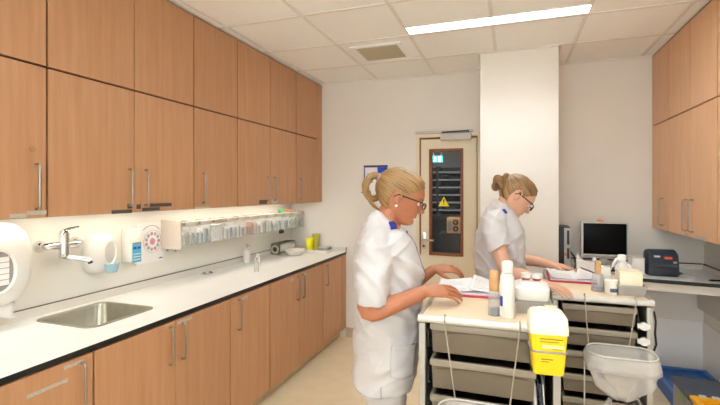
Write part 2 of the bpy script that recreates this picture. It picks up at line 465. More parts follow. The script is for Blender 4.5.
G, g2 = .005, .0022
def dspan(a, b, left_pair=None):
    return
BZ0, BZ1 = .104, .888
hb = (.668, .862)
base = [
 ('beech base cupboard nearest the camera with two label strips left of its handle', .906, 1.386, [(.906 + G, 1.386 - G, 1.326, [(1.19, .815, .16, .014, LABW), (1.295, .868, .085, .014, LABW)])]),
 ('two-door beech base cupboard under and beyond the sink', 1.386, 2.346, [(1.386 + G, 1.866 - g2, 1.822, []), (1.866 + g2, 2.346 - G, 1.913, [(1.935, .868, .11, .014, LABW)])]),
 ('single-door beech base cupboard with handle on its left, below the wall bins', 2.346, 2.826, [(2.346 + G, 2.826 - G, 2.43, [(2.50, .862, .07, .016, LABW)])]),
 ('two-door beech base cupboard with two small labels above its centre handles', 2.826, 3.786, [(2.826 + G, 3.306 - g2, 3.262, [(3.17, .852, .06, .03, LABW)]), (3.306 + g2, 3.786 - G, 3.352, [(3.40, .855, .05, .03, LABW)])]),
 ('narrow beech base cupboard at the far end by the back wall', 3.786, 4.266, [(3.786 + G, 4.266 - G, 3.86, [])]),
]
for lab, y0, y1, ds_ in base:
    last_base = cupboard('base_cabinet', lab, 'cabinet', 'beech base cupboards under the white worktop', AF, -2.355, 1, y0, y1, .10, .8965,
             [(a, c, h, hb[0], hb[1], ls) for a, c, h, ls in ds_], BZ0, BZ1, WOOD, 0, (0, .10), 'sink' in lab)
b = B(); b.box(-2.355, AF, 4.268, 4.395, .10, .8965, .001); b.obj('filler_panel', WOOD, last_base)
b = B(); b.box(-2.355, AF - .07, 4.268, 4.395, 0, .0985); b.obj('plinth', BASEB, last_base)

UZ0, UZM, UZ1 = 1.46, 2.14, 2.742
hu = (1.50, 1.70)
upper = [
 ('wall cupboard at the left edge with keyhole and white labels', .906, 1.386, [(.906 + G, 1.386 - G, 1.335, [(1.262, 1.474, .065, .018, LABW), (1.34, 1.484, .085, .018, LABW)])]),
 ('two-door wall cupboard with black label strips at its lower edge', 1.386, 2.346, [(1.386 + G, 1.866 - g2, 1.83, [(1.785, 1.469, .13, .02, LABK), (1.835, 1.496, .032, .026, LABK)]), (1.866 + g2, 2.346 - G, 1.94, [(1.895, 1.492, .03, .026, LABK), (1.985, 1.475, .13, .018, LABK), (2.06, 1.497, .17, .02, LABK)])]),
 ('single-door wall cupboard with thin white label and handle on its left', 2.346, 2.826, [(2.346 + G, 2.826 - G, 2.43, [(2.43, 1.468, .15, .012, LABW)])]),
 ('two-door wall cupboard with one dark and one white label by its centre handles', 2.826, 3.786, [(2.826 + G, 3.306 - g2, 3.25, [(3.19, 1.487, .12, .035, LABK)]), (3.306 + g2, 3.786 - G, 3.365, [(3.38, 1.49, .10, .04, LABW)])]),
 ('narrow wall cupboard at the far end by the back wall', 3.786, 4.266, [(3.786 + G, 4.266 - G, 3.86, [])]),
]
for lab, y0, y1, ds_ in upper:
    c = cupboard('wall_cabinet', 'beech ' + lab, 'cabinet', 'beech wall cupboards, lower row on the left', AU, -2.372, 1, y0, y1, UZ0, UZM - .003,
             [(a, c_, h, hu[0], hu[1], ls) for a, c_, h, ls in ds_], UZ0 + .002, UZM - .005, WOOD, UZ0)
    last_wall = c
    if y0 < 1:
        dr = [k for k in kids(c) if k.name.startswith('door')][0]
        kb = B(); kb.cyl((AU - .001, 1.318, 1.765), (AU + .008, 1.318, 1.765), .011); kb.obj('lock', CHROME, dr)
tops = ['at the left edge of the view', 'with two doors, over the black-labelled wall cupboard', 'with one door, third from the left', 'with two doors, over the pair of centre handles', 'with one door, at the far end by the back wall']
for (lab, y0, y1, ds_), tl in zip(upper, tops):
    cupboard('top_cabinet', 'beech top cupboard without handles, ' + tl, 'cabinet', 'beech top cupboards under the ceiling on the left', AU, -2.372, 1, y0, y1, UZM + .003, UZ1,
             [(a, c_, None, 0, 0, []) for a, c_, h, ls in ds_], UZM + .004, UZ1 - .002, WOOD, UZM)
b = B(); b.box(-2.372, AU, 4.268, 4.395, UZ0, UZ1, .001); b.obj('filler_panel', WOOD, last_wall)

# slim light strips under the upper cupboards
STRIP = mat('strip_light', (255, 250, 240), .5, emit=(255, 244, 226), estr=STRIP_E)
for y0, y1, lab in ((.95, 2.3, 'slim light strip under the near wall cupboards'), (2.4, 4.2, 'slim light strip under the far wall cupboards')):
    t = thing('cabinet_light', lab, 'lamp', (-2.21, (y0 + y1) / 2, UZ0), 'light strips under the wall cupboards')
    b = B(); b.box(-2.24, -2.18, y0, y1, UZ0 - .004, UZ0 - .0005); b.obj('housing', WHITEP, t)
    b = B(); b.box(-2.235, -2.185, y0 + .01, y1 - .01, UZ0 - .0065, UZ0 - .0042); b.obj('diffuser', STRIP, t)

# ------------------------------------------------------------ worktop with its sink cut-out
def rrect(cx, cy, hx, hy, r, z, n=8):
    pts = []
    for qx, qy, a0 in ((1, 1, 0), (-1, 1, 90), (-1, -1, 180), (1, -1, 270)):
        for k in range(n + 1):
            a = math.radians(a0 + 90 * k / n)
            pts.append(V((cx + qx * (hx - r) + r * math.cos(a), cy + qy * (hy - r) + r * math.sin(a), z)))
    return pts
wt = thing('worktop', 'long white worktop with black front edge on the beech base cupboards', 'worktop', (-2.03, 2.6, .892))
SX, SY, SH = -2.10, 1.735, .2
b = B()
X0, X1 = -2.374, AF + .002
b.box(X0, X1, .5, 1.45, .898, .92); b.box(X0, X1, 2.02, 4.396, .898, .92)
hole_t = rrect(SX, SY, SH - .006, SH - .006, .05, .92); hole_b = [p - V((0, 0, .022)) for p in hole_t]
def outer(p):
    dx, dy = p.x - SX, p.y - SY
    k = 1e9
    for dd, lim in ((dx, (X1 - SX) if dx > 0 else (X0 - SX)), (dy, (2.02 - SY) if dy > 0 else (1.45 - SY))):
        if abs(dd) > 1e-9:
            k = min(k, lim / dd)
    return V((SX + dx * k, SY + dy * k, p.z))
oc = [outer(p) for p in hole_t]
corners = [V((X1, 2.02, .92)), V((X0, 2.02, .92)), V((X0, 1.45, .92)), V((X1, 1.45, .92))]
for cpt in corners:
    i = min(range(len(oc)), key=lambda q: (oc[q] - cpt).length)
    oc[i] = cpt.copy()
b.loft([[p - V((0, 0, .022)) for p in oc], oc, hole_t, hole_b], caps=False)
b.obj('top', WTOP, wt, smooth=False)
B().box(AF + .0022, AF + .005, .5, 4.396, .8972, .9208, .001).obj('edge_band', BLACK, wt)
b = B(); b.box(-2.374, -2.361, .5, 4.38, .92, .968); b.box(-2.361, AF + .002, 4.382, 4.396, .92, .966); b.obj('upstand', mat('upstand_grey_white', (214, 208, 196), .35, var=.01), wt)
b = B(); b.box(-2.374, -2.3605, .5, 4.38, .9681, .9712); b.obj('upstand_cap', mat('upstand_cap', (92, 84, 74), .5), wt)
B().box(AF + .0021, AF + .006, 4.381, 4.396, .9212, .972).obj('upstand_end', BLACK, wt)

sk = thing('sink', 'square stainless steel sink bowl set into the white worktop', 'sink', (SX, SY, .92))
b = B()
def rr(h, r, z): return rrect(SX, SY, h, h, r, z)
b.loft([rr(SH - .012, .05, .9195), rr(SH + .008, .062, .9202), rr(SH + .008, .062, .9225), rr(SH - .012, .052, .9225), rr(SH - .016, .05, .917), rr(SH - .03, .06, .79), rr(SH - .05, .07, .768), rr(SH - .075, .07, .76), rr(.05, .045, .757), rr(.048, .042, .754), rr(SH - .075, .07, .757), rr(SH - .047, .07, .765), rr(SH - .027, .06, .79), rr(SH - .012, .05, .9195)], caps=False)
b.obj('bowl', SINKM, sk, ang=60)
b = B(); b.lathe([(.045, .001), (.042, .004), (.03, .0035), (.028, .001)], (SX, SY, .7575), 24); b.obj('drain', CHROME, sk)

# wall mixer tap
WX = XL
tp = thing('mixer_tap', 'chrome wall mixer tap with swivel spout above the steel sink', 'tap', (WX, 1.69, 1.29))
for y in (1.615, 1.812):
    B().tube([(WX + .0005, y, 1.285), (WX + .012, y, 1.285), (WX + .03, y, 1.285)], [.033, .031, .02], 22).obj('wall_flange', CHROME, tp)
b = B(); b.tube([(WX + .02, 1.615, 1.285), (WX + .05, 1.622, 1.285), (WX + .068, 1.645, 1.285), (WX + .07, 1.78, 1.285), (WX + .05, 1.806, 1.285), (WX + .02, 1.812, 1.285)], .021, 16); b.obj('body', CHROME, tp)
b = B(); b.tube([(WX + .085, 1.69, 1.215), (WX + .085, 1.69, 1.225), (WX + .085, 1.69, 1.35), (WX + .085, 1.69, 1.366)], [.018, .026, .026, .02], 20); b.obj('cartridge', CHROME, tp)
b = B(); b.tube([(WX + .085, 1.69, 1.362), (WX + .10, 1.70, 1.374), (WX + .145, 1.725, 1.386)], [.02, .012, .008], 12, flat=.6); b.obj('lever', CHROME, tp)
b = B(); b.tube([(WX + .085, 1.69, 1.235), (WX + .10, 1.70, 1.222), (WX + .13, 1.73, 1.212), (WX + .17, 1.765, 1.200), (WX + .176, 1.77, 1.192)], [.016, .015, .013, .013, .013], 14); sp = b.obj('spout', CHROME, tp)
b = B(); b.cyl((WX + .175, 1.769, 1.193), (WX + .177, 1.771, 1.180), .0125, .012); b.obj('aerator', DGP, sp)

# paper towel dispenser
td = thing('towel_dispenser', 'white rounded paper towel dispenser with dark oval window on the left wall', 'dispenser', (XL, 1.33, 1.2))
def oval_x(x, cy, cz, ry, rz, n=40, e=2.6):
    out = []
    for k in range(n):
        a = 2 * PI * k / n; c_, s_ = math.cos(a), math.sin(a)
        out.append(V((x, cy + ry * math.copysign(abs(c_) ** (2 / e), c_), cz + rz * math.copysign(abs(s_) ** (2 / e), s_))))
    return out
b = B(); cy, cz = 1.335, 1.235
b.loft([oval_x(XL + .0006, cy, cz, .17, .20, e=3), oval_x(XL + .09, cy, cz, .17, .20, e=3), oval_x(XL + .125, cy, cz, .16, .19, e=2.8), oval_x(XL + .142, cy, cz, .13, .165, e=2.6), oval_x(XL + .147, cy, cz - .03, .078, .10, e=2.2), oval_x(XL + .135, cy, cz - .03, .072, .095, e=2.2)])
b.obj('cover', WHITEP, td, ang=50)
b = B(); b.loft([oval_x(XL + .1352, cy, cz - .03, .070, .093, e=2.2), oval_x(XL + .137, cy, cz - .03, .068, .091, e=2.2)]); w = b.obj('window', GREYP, td)
b = B()
for k in range(5):
    b.box(XL + .1372, XL + .1385, cy - .05, cy + .05, cz - .095 + k * .027, cz - .071 + k * .027, .0005, 1)
b.obj('towel_stack', PAPER, w)
b = B()
rows = []
for i in range(7):
    z = 1.045 - i * .012
    rows.append([V((XL + .06 + .018 * math.sin(j * .9 + i * .7) + .006 * i, cy - .10 + j * .0235, z + .012 * math.sin(j * 1.1 + i * .3))) for j in range(10)])
b.grid(rows); o = b.obj('towel_end', PAPER, td); o.modifiers.new('thickness', 'SOLIDIFY').thickness = .002

# oval cup dispenser with a pale blue tray
cd = thing('cup_dispenser', 'white wall dispenser with tall oval opening and pale blue drip cup', 'dispenser', (XL, 1.97, 1.2))
b = B(); cy, cz = 1.985, 1.205
b.loft([oval_x(XL + .0006, cy - .03, cz, .10, .125, e=2.6), oval_x(XL + .03, cy - .03, cz, .10, .122, e=2.6), oval_x(XL + .05, cy - .025, cz, .090, .112, e=2.4), oval_x(XL + .062, cy + .015, cz, .042, .072, e=2), oval_x(XL + .055, cy + .015, cz, .036, .066, e=2)])
b.obj('cover', WHITEP, cd, ang=50)
b = B(); b.loft([oval_x(XL + .0552, cy + .015, cz, .035, .065, e=2), oval_x(XL + .0556, cy + .015, cz, .033, .063, e=2)]); b.obj('opening', LGREY, cd)
b = B(); b.lathe([(.03, -.02), (.042, .0), (.05, .035), (.047, .036), (.039, .004), (.001, -.012)], (XL + .075, cy + .012, cz - .10), 24, .7, .95); b.obj('drip_cup', mat('pale_blue_plastic', (176, 208, 220), .25, alpha=.75), cd)

# soap dispenser
sd = thing('soap_dispenser', 'slim white soap dispenser with blue label on the left wall', 'dispenser', (XL, 2.17, 1.2))
B().box(XL + .0006, XL + .085, 2.128, 2.212, 1.125, 1.335, .006).obj('casing', WHITEP, sd)
b = B(); b.box(XL + .0852, XL + .0866, 2.136, 2.206, 1.12, 1.235); lb = b.obj('label', CYAN, sd)
B().box(XL + .0867, XL + .0872, 2.136, 2.206, 1.236, 1.248).obj('label_header', mat('label_grey', (120, 140, 140), .5), lb)
b = B(); b.box(XL + .0868, XL + .0874, 2.142, 2.168, 1.205, 1.220); b.box(XL + .0868, XL + .0874, 2.176, 2.20, 1.205, 1.220); b.obj('label_text', BLUE, lb)
b = B()
for k in range(3): b.box(XL + .0868, XL + .0874, 2.145, 2.198, 1.135 + k * .018, 1.14 + k * .018)
b.obj('label_lines', WHITEP, lb)
b = B(); b.tube([(XL + .05, 2.17, 1.126), (XL + .055, 2.17, 1.108), (XL + .08, 2.17, 1.098)], [.012, .01, .006], 10); b.obj('nozzle', LGREY, sd)

# hygiene poster
po = thing('wall_poster', 'white poster with a ring of small coloured pictures beside the soap dispenser', 'poster', (XL, 2.365, 1.22))
B().box(XL + .0006, XL + .002, 2.25, 2.485, 1.085, 1.362).obj('sheet', PAPER, po)
b = B(); b.tube([(XL + .003, 2.385 + .078 * math.cos(a * PI / 16), 1.228 + .078 * math.sin(a * PI / 16)) for a in range(32)], .001, 5, closed=True); b.obj('outer_circle', INK, po)
for k in range(11):
    a = 2 * PI * k / 11; m_ = [PINK, mat('poster_blue', (160, 180, 205), .6), mat('poster_grey', (186, 178, 178), .6)][k % 3]
    b = B(); b.cyl((XL + .0021, 2.385 + .055 * math.cos(a), 1.228 + .055 * math.sin(a)), (XL + .003, 2.385 + .055 * math.cos(a), 1.228 + .055 * math.sin(a)), .013, n=10); b.obj('picture', m_, po)
b = B(); b.cyl((XL + .0021, 2.385, 1.228), (XL + .003, 2.385, 1.228), .024, n=16); b.obj('picture', PINK, po)
b = B(); b.tube([(XL + .0026, 2.375 + .10 * math.cos(a), 1.24 + .10 * math.sin(a)) for a in [PI * (.25 + .5 * k / 10) for k in range(11)]], .002, 5); b.obj('arched_heading', INK, po)
B().box(XL + .0021, XL + .003, 2.445, 2.475, 1.10, 1.108).obj('logo', BLUE, po)

# ------------------------------------------------------------ tilt bins on their rail
BX = -2.20
rl = thing('wall_rail', 'beige wall rail and end panel carrying the clear bins', 'rail', (XL, 3.4, 1.27))
B().box(XL + .0006, XL + .02, 2.50, 4.385, 1.20, 1.35).obj('back_plate', BEIGEP, rl)
B().box(XL + .0006, BX + .004, 2.462, 2.474, 1.165, 1.372, .004).obj('end_panel', BEIGEP, rl)
for x in (XL + .05, XL + .12):
    b = B(); b.tube([(x, 2.48, 1.178), (x, 2.48, 1.165), (x + .004, 2.47, 1.152), (x + .004, 2.462, 1.158)], .005, 8); b.obj('hook', HANDLE, rl)
binlab = ['first clear bin of the wall row, beside the beige end panel', 'second clear bin of the wall row, with blue and white wraps', 'third clear bin of the wall row, showing a white carton', 'fourth clear bin of the wall row, with purple-marked packs', 'fifth clear bin of the wall row, just left of the salmon packs', 'sixth clear bin of the wall row, filled with salmon packs', 'seventh clear bin of the wall row, just right of the salmon packs', 'eighth clear bin of the wall row, fifth from the far end', 'ninth clear bin of the wall row, fourth from the far end', 'tenth clear bin of the wall row, third from the far end', 'clear bin next to last at the far end of the row', 'last clear bin at the far end of the wall row']
packs = [('white', (222, 220, 214), 'rumpled white wraps in the first clear bin'), ('blue', (160, 178, 196), 'blue-grey wraps in the second clear bin'), ('carton', (240, 236, 228), 'white carton in the third clear bin'), ('purple', (176, 168, 200), 'purple-marked pack in the fourth clear bin'), ('grey', (170, 172, 170), 'grey packs in the fifth clear bin'), ('salmon', (232, 170, 146), 'salmon pink packs in the sixth clear bin'), ('rose', (232, 210, 200), 'pale rose packs in the seventh clear bin'), ('grey', (176, 180, 184), 'grey packs in the eighth clear bin'), ('mint', (214, 222, 216), 'pale packs in the ninth clear bin'), ('blue', (178, 190, 204), 'bluish packs in the tenth clear bin'), ('white', (216, 216, 214), 'white packs in the bin next to last'), ('grey', (196, 196, 196), 'pale grey packs in the last clear bin')]
BH = .158
def bin_at(i):
    y0 = 2.476 + i * .1592; y1 = y0 + BH - .006
    t = thing('storage_bin', binlab[i], 'bin', (BX - .07, (y0 + y1) / 2, 1.19), 'clear tilt bins in the wall row')
    zb, zt = 1.185, 1.358
    b = B()
    b.box(XL + .021, XL + .025, y0, y1, zb, zt)
    b.box(XL + .025, BX - .004, y0, y0 + .003, zb, zt); b.box(XL + .025, BX - .004, y1 - .003, y1, zb, zt)
    b.box(XL + .025, BX - .004, y0 + .003, y1 - .003, zb, zb + .003)
    b.obj('bin_body', FROST, t)
    B().box(BX - .004, BX, y0, y1, zb, zt - .034, .001).obj('clear_front', GLASS, t)
    B().box(BX - .012, BX, y0, y1, zt - .034, zt, .002).obj('label_holder', BEIGEP, t)
    B().box(BX, BX + .002, y0 + .018 + (0 if i == 2 else .02), y1 - .012, zt - .031, zt - .003).obj('label', BEIGEP if i == 2 else PAPER, t)
    b = B(); b.cyl((BX, y0 + .02, zt - .013), (BX + .006, y0 + .02, zt - .013), .009, n=12); b.obj('latch', HANDLE, t)
    kind, colr, pl_ = packs[i]
    m_ = mat('pack_' + kind + str(i), colr if kind == 'carton' else tuple(int(v * .84) for v in colr), .6, var=.28, scale=38)
    if kind == 'carton':
        b = B(); b.box(XL + .04, BX - .008, y0 + .01, y1 - .008, zb + .004, zt - .045, .003)
        tag(b.obj('carton', m_, None, origin=((XL + BX) / 2, (y0 + y1) / 2, zb)), pl_, 'carton', 'supplies in the clear bins')
    else:
        tt = thing('supply_pack', pl_, 'supplies', ((XL + BX) / 2, (y0 + y1) / 2, zb), 'supplies in the clear bins')
        rnd = random.Random(i + 3)
        for q in range(5):
            w = (y1 - y0 - .02) / 5
            yc = y0 + .01 + w * (q + .5)
            h = rnd.uniform(.075, .115)
            b = B(); b.box(XL + .045, BX - .010 - rnd.uniform(0, .02), yc - w * .47, yc + w * .47, zb + .0035, zb + h, .006)
            mm = m_ if q % 2 == 0 or kind in ('salmon',) else mat('pack_film', (226, 224, 220), .4, var=.12, scale=45)
            b.obj('packet', mm, tt)
for i in range(12):
    bin_at(i)
b = B(); b.loft([[V((-2.30 + .02 * c_, 4.05 + .05 * s_, z)) for c_, s_ in [(math.cos(a * PI / 8), math.sin(a * PI / 8)) for a in range(16)]] for z in (1.3585, 1.372, 1.384)])
tag(b.obj('sponge_cloth', mat('green_cloth', (40, 160, 84), .8), None, origin=(-2.30, 4.05, 1.36)), 'small green item lying on top of the clear bins', 'cloth')
b = B(); b.box(-2.33, -2.27, 4.14, 4.25, 1.3585, 1.376, .008); tag(b.obj('bandage_pack', mat('orange_pack', (226, 150, 90), .7), None, origin=(-2.3, 4.2, 1.36)), 'small orange pack lying on top of the clear bins', 'pack')
b = B(); b.box(-2.22, -2.198, 3.86, 3.93, 1.150, 1.184, .004); tag(b.obj('clip', BLACK, None, origin=(-2.21, 3.9, 1.15)), 'small black clip hanging below the clear bins', 'clip')

# ------------------------------------------------------------ small things on the worktop
ZW = .9206
dp = thing('paper_roll_dispenser', 'olive grey box dispenser with a paper roll end, in the worktop corner', 'dispenser', (-2.30, 4.1, ZW))
OL = mat('olive_grey_plastic', (110, 108, 84), .4)
b = B(); b.box(-2.355, -2.255, 3.93, 3.96, ZW, ZW + .118, .012); b.box(-2.355, -2.255, 4.27, 4.285, ZW, ZW + .118, .008); b.box(-2.355, -2.34, 3.96, 4.27, ZW, ZW + .118); b.obj('casing', OL, dp)
b = B(); b.tube([(-2.25, 3.965, ZW + .108), (-2.25, 4.26, ZW + .108)], .006, 8); b.tube([(-2.25, 4.26, ZW + .108), (-2.25, 4.262, ZW + .01)], .006, 8); b.obj('chrome_rail', CHROME, dp)
b = B(); b.cyl((-2.298, 3.962, ZW + .056), (-2.298, 4.265, ZW + .056), .04, n=28); rr_ = b.obj('paper_roll', PAPER, dp)
b = B(); b.tube([(-2.303 + .036 * math.cos(a * PI / 12), 3.926, ZW + .058 + .036 * math.sin(a * PI / 12)) for a in range(24)], .008, 8, closed=True); b.obj('roll_flange', LGREY, dp)
b = B(); b.cyl((-2.303, 3.924, ZW + .058), (-2.303, 3.9305, ZW + .058), .014, n=16); b.obj('core_hole', BLACK, dp)

kd = thing('kidney_dish', 'white shallow dish at the far end of the worktop', 'dish', (-2.12, 4.0, ZW))
b = B(); b.lathe([(.001, 0.001), (.07, 0), (.10, .018), (.118, .05), (.122, .052), (.114, .05), (.096, .02), (.068, .004), (.001, .005)], (-2.12, 4.02, ZW), 36, .82, 1.15); b.obj('bowl', WHITEP, kd)
tr = thing('flat_tray', 'flat white tray under the yellow cups at the worktop end', 'tray', (-1.98, 4.28, ZW))
b = B(); b.box(-2.16, -1.84, 4.19, 4.375, ZW, ZW + .012, .003); b.obj('base', WHITEP, tr)
b = B(); b.box(-2.16, -1.84, 4.19, 4.196, ZW + .0122, ZW + .03, .002); b.box(-2.16, -1.84, 4.369, 4.375, ZW + .0122, ZW + .03, .002); b.box(-2.16, -2.154, 4.197, 4.368, ZW + .0122, ZW + .03, .002); b.box(-1.846, -1.84, 4.197, 4.368, ZW + .0122, ZW + .03, .002); b.obj('rim', WHITEP, tr)
for x, y, zt, m_, lab in ((-2.065, 4.245, .13, mat('yellow_cup', (240, 232, 20), .4), 'bright yellow cups stacked on the white tray'), (-2.035, 4.335, .17, mat('olive_yellow_cup', (196, 186, 70), .4), 'taller olive yellow cup standing behind the bright yellow one')):
    t = thing('cup', lab, 'cup', (x, y, ZW + .0125), 'yellow cups on the white tray')
    b = B(); b.lathe([(.001, 0), (.030, 0), (.040, zt), (.043, zt + .002), (.043, zt + .006), (.038, zt + .004), (.028, .006), (.001, .006)], (x, y, ZW + .0125), 24); b.obj('body', m_, t)
    b = B(); b.tube([(x + .044 * math.cos(a * PI / 12), y + .044 * math.sin(a * PI / 12), ZW + .016 + zt) for a in range(24)], .003, 6, closed=True); b.obj('rim', m_, t)
gb = thing('plastic_box', 'clear grey plastic box on the tray by the back wall', 'box', (-1.90, 4.30, ZW))
b = B(); b.box(-1.965, -1.855, 4.24, 4.35, ZW + .0126, ZW + .05, .004); b.obj('body', mat('grey_clear', (190, 192, 192), .2, alpha=.7), gb)
b = B(); b.box(-1.97, -1.85, 4.235, 4.355, ZW + .0502, ZW + .058, .002); b.obj('lid', LGREY, gb)

def pump(x, y, h, r, m_, pm, label, name='pump_bottle', cat='bottle'):
    t = thing(name, label, cat, (x, y, ZW))
    b = B(); b.lathe([(.001, 0), (r * .94, 0), (r, .006), (r, h * .62), (r * .9, h * .70), (r * .42, h * .76), (r * .42, h * .80), (.001, h * .80)], (x, y, ZW), 22); b.obj('body', m_, t)
    b = B(); b.cyl((x, y, ZW + h * .8), (x, y, ZW + h * .93), r * .3, n=12); b.tube([(x, y, ZW + h * .93), (x, y, ZW + h * .985), (x + r * .4, y - r * .3, ZW + h), (x + r * 1.5, y - r * .8, ZW + h * .97)], [r * .4, r * .35, r * .28, r * .2], 10); b.obj('pump', pm, t)
    return t
pump(-2.30, 3.42, .165, .032, WHITEP, LGREY, 'white pump bottle with grey pump standing against the worktop upstand')
pump(-2.13, 3.33, .10, .026, mat('milky_plastic', (234, 230, 222), .3), WHITEP, 'low milky pump bottle between the other two on the worktop')
pump(-1.965, 3.06, .115, .02, mat('clear_bottle', (206, 206, 198), .12, alpha=.55), GREYP, 'small clear pump bottle near the worktop front edge')
ct = thing('drain_plug', 'small chrome sink plugs with chain on the worktop', 'plug', (-2.29, 2.86, ZW))
b = B(); b.lathe([(.001, 0), (.022, 0), (.022, .008), (.012, .014), (.006, .024), (.001, .025)], (-2.30, 2.83, ZW), 18); b.lathe([(.001, 0), (.018, 0), (.018, .007), (.01, .013), (.006, .022), (.001, .023)], (-2.285, 2.89, ZW), 18); b.obj('plug', CHROME, ct)
b = B(); b.tube([(-2.30, 2.83, ZW + .022), (-2.27, 2.81, ZW + .006), (-2.255, 2.85, ZW + .003), (-2.265, 2.90, ZW + .004), (-2.285, 2.89, ZW + .02)], .0025, 6); b.obj('chain', CHROME, ct)

# notice holder on the back wall
nh = thing('notice_holder', 'blue-edged notice holder with white sheet on the back wall', 'notice', (-1.37, YB, 1.7))
B().box(-1.495, -1.225, YB - .012, YB - .001, 1.54, 1.855, .002).obj('backing', mat('holder_white', (226, 222, 220), .4), nh)
b = B(); b.box(-1.492, -1.478, YB - .015, YB - .0121, 1.545, 1.83); b.obj('side_strip', mat('dusty_blue', (106, 112, 170), .5), nh)
b = B(); b.box(-1.492, -1.228, YB - .015, YB - .0121, 1.831, 1.852); b.obj('top_strip', mat('dark_violet', (62, 46, 104), .5), nh)
b = B(); b.prism([(-1.34, YB - .0125, 1.83), (-1.23, YB - .0125, 1.83), (-1.23, YB - .0125, 1.76), (-1.29, YB - .0125, 1.67), (-1.335, YB - .0125, 1.70)], (0, -.003, 0)); b.obj('corner_flap', mat('strong_blue', (36, 62, 190), .5), nh)
B().box(-1.475, -1.345, YB - .014, YB - .0121, 1.56, 1.825).obj('sheet', PAPER, nh)
b = B()
for k in range(4): b.box(-1.455, -1.38, YB - .0145, YB - .0141, 1.76 - k * .03, 1.766 - k * .03)
b.obj('text_lines', INK, nh)
b = B(); b.lathe([(.001, 0), (.006, 0), (.006, .003), (.001, .003)], (0, 0, 0)); bpy.data.meshes.remove(b.mesh('x'))
b = B(); b.cyl((-1.515, YB - .008, 1.565), (-1.515, YB - .001, 1.565), .008, n=12); tag(b.obj('wall_pin', DGREY, None, origin=(-1.515, YB, 1.565)), 'small grey pin in the wall at the lower left of the notice', 'pin')

# ------------------------------------------------------------ right-hand cupboards, desk and what stands on it
BR = 1.1475
RZ0 = 1.262
hr = (1.305, 1.52)
right = [
 ('single-door beech wall cupboard in the right corner by the back wall', 3.965, 4.395, [(3.965 + G, 4.395 - G, 4.10, [])]),
 ('two-door beech wall cupboard on the right with paired handles over the printer', 3.125, 3.965, [(3.545 + g2, 3.965 - G, 3.595, [(3.60, 1.277, .05, .02, LABW)]), (3.125 + G, 3.545 - g2, 3.49, [(3.36, 1.278, .16, .024, LABW)])]),
 ('beech wall cupboard at the right edge of the view', 2.70, 3.125, [(2.70 + G, 3.125 - G, None, [])]),
]
for lab, y0, y1, ds_ in right:
    cupboard('wall_cabinet', lab, 'cabinet', 'beech wall cupboards on the right', BR, XR - .002, -1, y0, y1, RZ0, UZM - .003,
             [(a, c_, h, hr[0], hr[1], ls) for a, c_, h, ls in ds_], RZ0 + .002, UZM - .005, WOODR, RZ0)
rt = ['in the right corner by the back wall', 'on the right with two doors', 'at the right edge of the view']
for (lab, y0, y1, ds_), tl in zip(right, rt):
    cupboard('top_cabinet', 'beech top cupboard without handle ' + tl, 'cabinet', 'beech top cupboards on the right', BR, XR - .002, -1, y0, y1, UZM + .003, UZ1,
             [(a, c_, None, 0, 0, []) for a, c_, h, ls in ds_], UZM + .004, UZ1 - .002, WOODR, UZM)
b = B(); b.box(BR, XR - .002, 2.70, 4.395, UZ1 + .0015, ZC - .0055); tag(b.obj('cornice_strip', mat('cornice_grey', (150, 140, 130), .6), None, origin=(1.33, 3.5, UZ1)), 'grey strip between the right top cupboards and the ceiling', 'strip')

dk = thing('desk_top', 'white desk worktop with black edge along the back wall on the right', 'worktop', (.95, 4.1, .90))
poly = [(COLX1 + .002, YB - .001), (XR - .001, YB - .001), (XR - .001, 3.735), (.93, 3.812), (COLX1 + .002, 3.86)]
B().prism([(x, y, .895) for x, y in poly], (0, 0, .025)).obj('top', WTOP, dk, smooth=False)
b = B(); b.prism([(XR - .001, 3.732, .893), (.93, 3.809, .893), (COLX1 + .002, 3.857, .893), (COLX1 + .002, 3.852, .893), (.93, 3.804, .893), (XR - .001, 3.727, .893)], (0, 0, .026)); b.obj('edge_band', BLACK, dk, smooth=False)
b = B(); b.prism([(XR - .002, 3.765, .83), (.93, 3.842, .83), (COLX1 + .004, 3.89, .83), (COLX1 + .004, 3.87, .83), (.93, 3.822, .83), (XR - .002, 3.745, .83)], (0, 0, .0645)); b.obj('apron', OFFW, dk, smooth=False)
b = B(); b.box(COLX1 + .002, XR - .016, YB - .014, YB - .0015, .9202, .962); b.box(XR - .014, XR - .0015, 3.75, YB - .016, .9202, .962); b.obj('upstand', OFFW, dk)
b = B(); b.box(COLX1 + .002, XR - .016, YB - .014, YB - .0015, .9622, .971); b.box(XR - .014, XR - .0015, 3.75, YB - .016, .9622, .971); b.obj('upstand_cap', BLACK, dk)
for x in (COLX1 + .03, XR - .05):
    B().box(x, x + .02, 3.95, YB - .016, .60, .8945).obj('bracket', LGREY, dk)
ZD = .9206
mo = thing('monitor', 'flat monitor with silver frame and black screen on the desk', 'monitor', (.73, 4.12, ZD))
m0, m1, mz0, mz1 = .553, .908, 1.02, 1.322
SILV = mat('silver_plastic', (196, 196, 192), .4, var=.01)
B().box(m0, m1, 4.10, 4.145, mz0, mz1, .006).obj('housing', SILV, mo)
sc = B().box(m0 + .018, m1 - .018, 4.0965, 4.0998, mz0 + .030, mz1 - .014, .001).obj('screen', mat('screen_black', (8, 7, 7), .35, spec=.08), mo)
B().box(m1 - .017, m1 - .012, 4.097, 4.0998, mz0 + .04, mz1 - .02).obj('green_edge', mat('edge_green', (60, 120, 76), .4), mo)
b = B(); b.box(m0 + .03, m1 - .03, 4.097, 4.0998, mz0 + .008, mz0 + .020, .001); b.obj('button_strip', GREYP, mo)
b = B(); b.box(.70, .76, 4.146, 4.17, ZD + .012, 1.2, .004); b.obj('neck', SILV, mo)
b = B(); b.box(.62, .84, 4.03, 4.22, ZD, ZD + .0118, .005); b.obj('foot', DGP, mo)
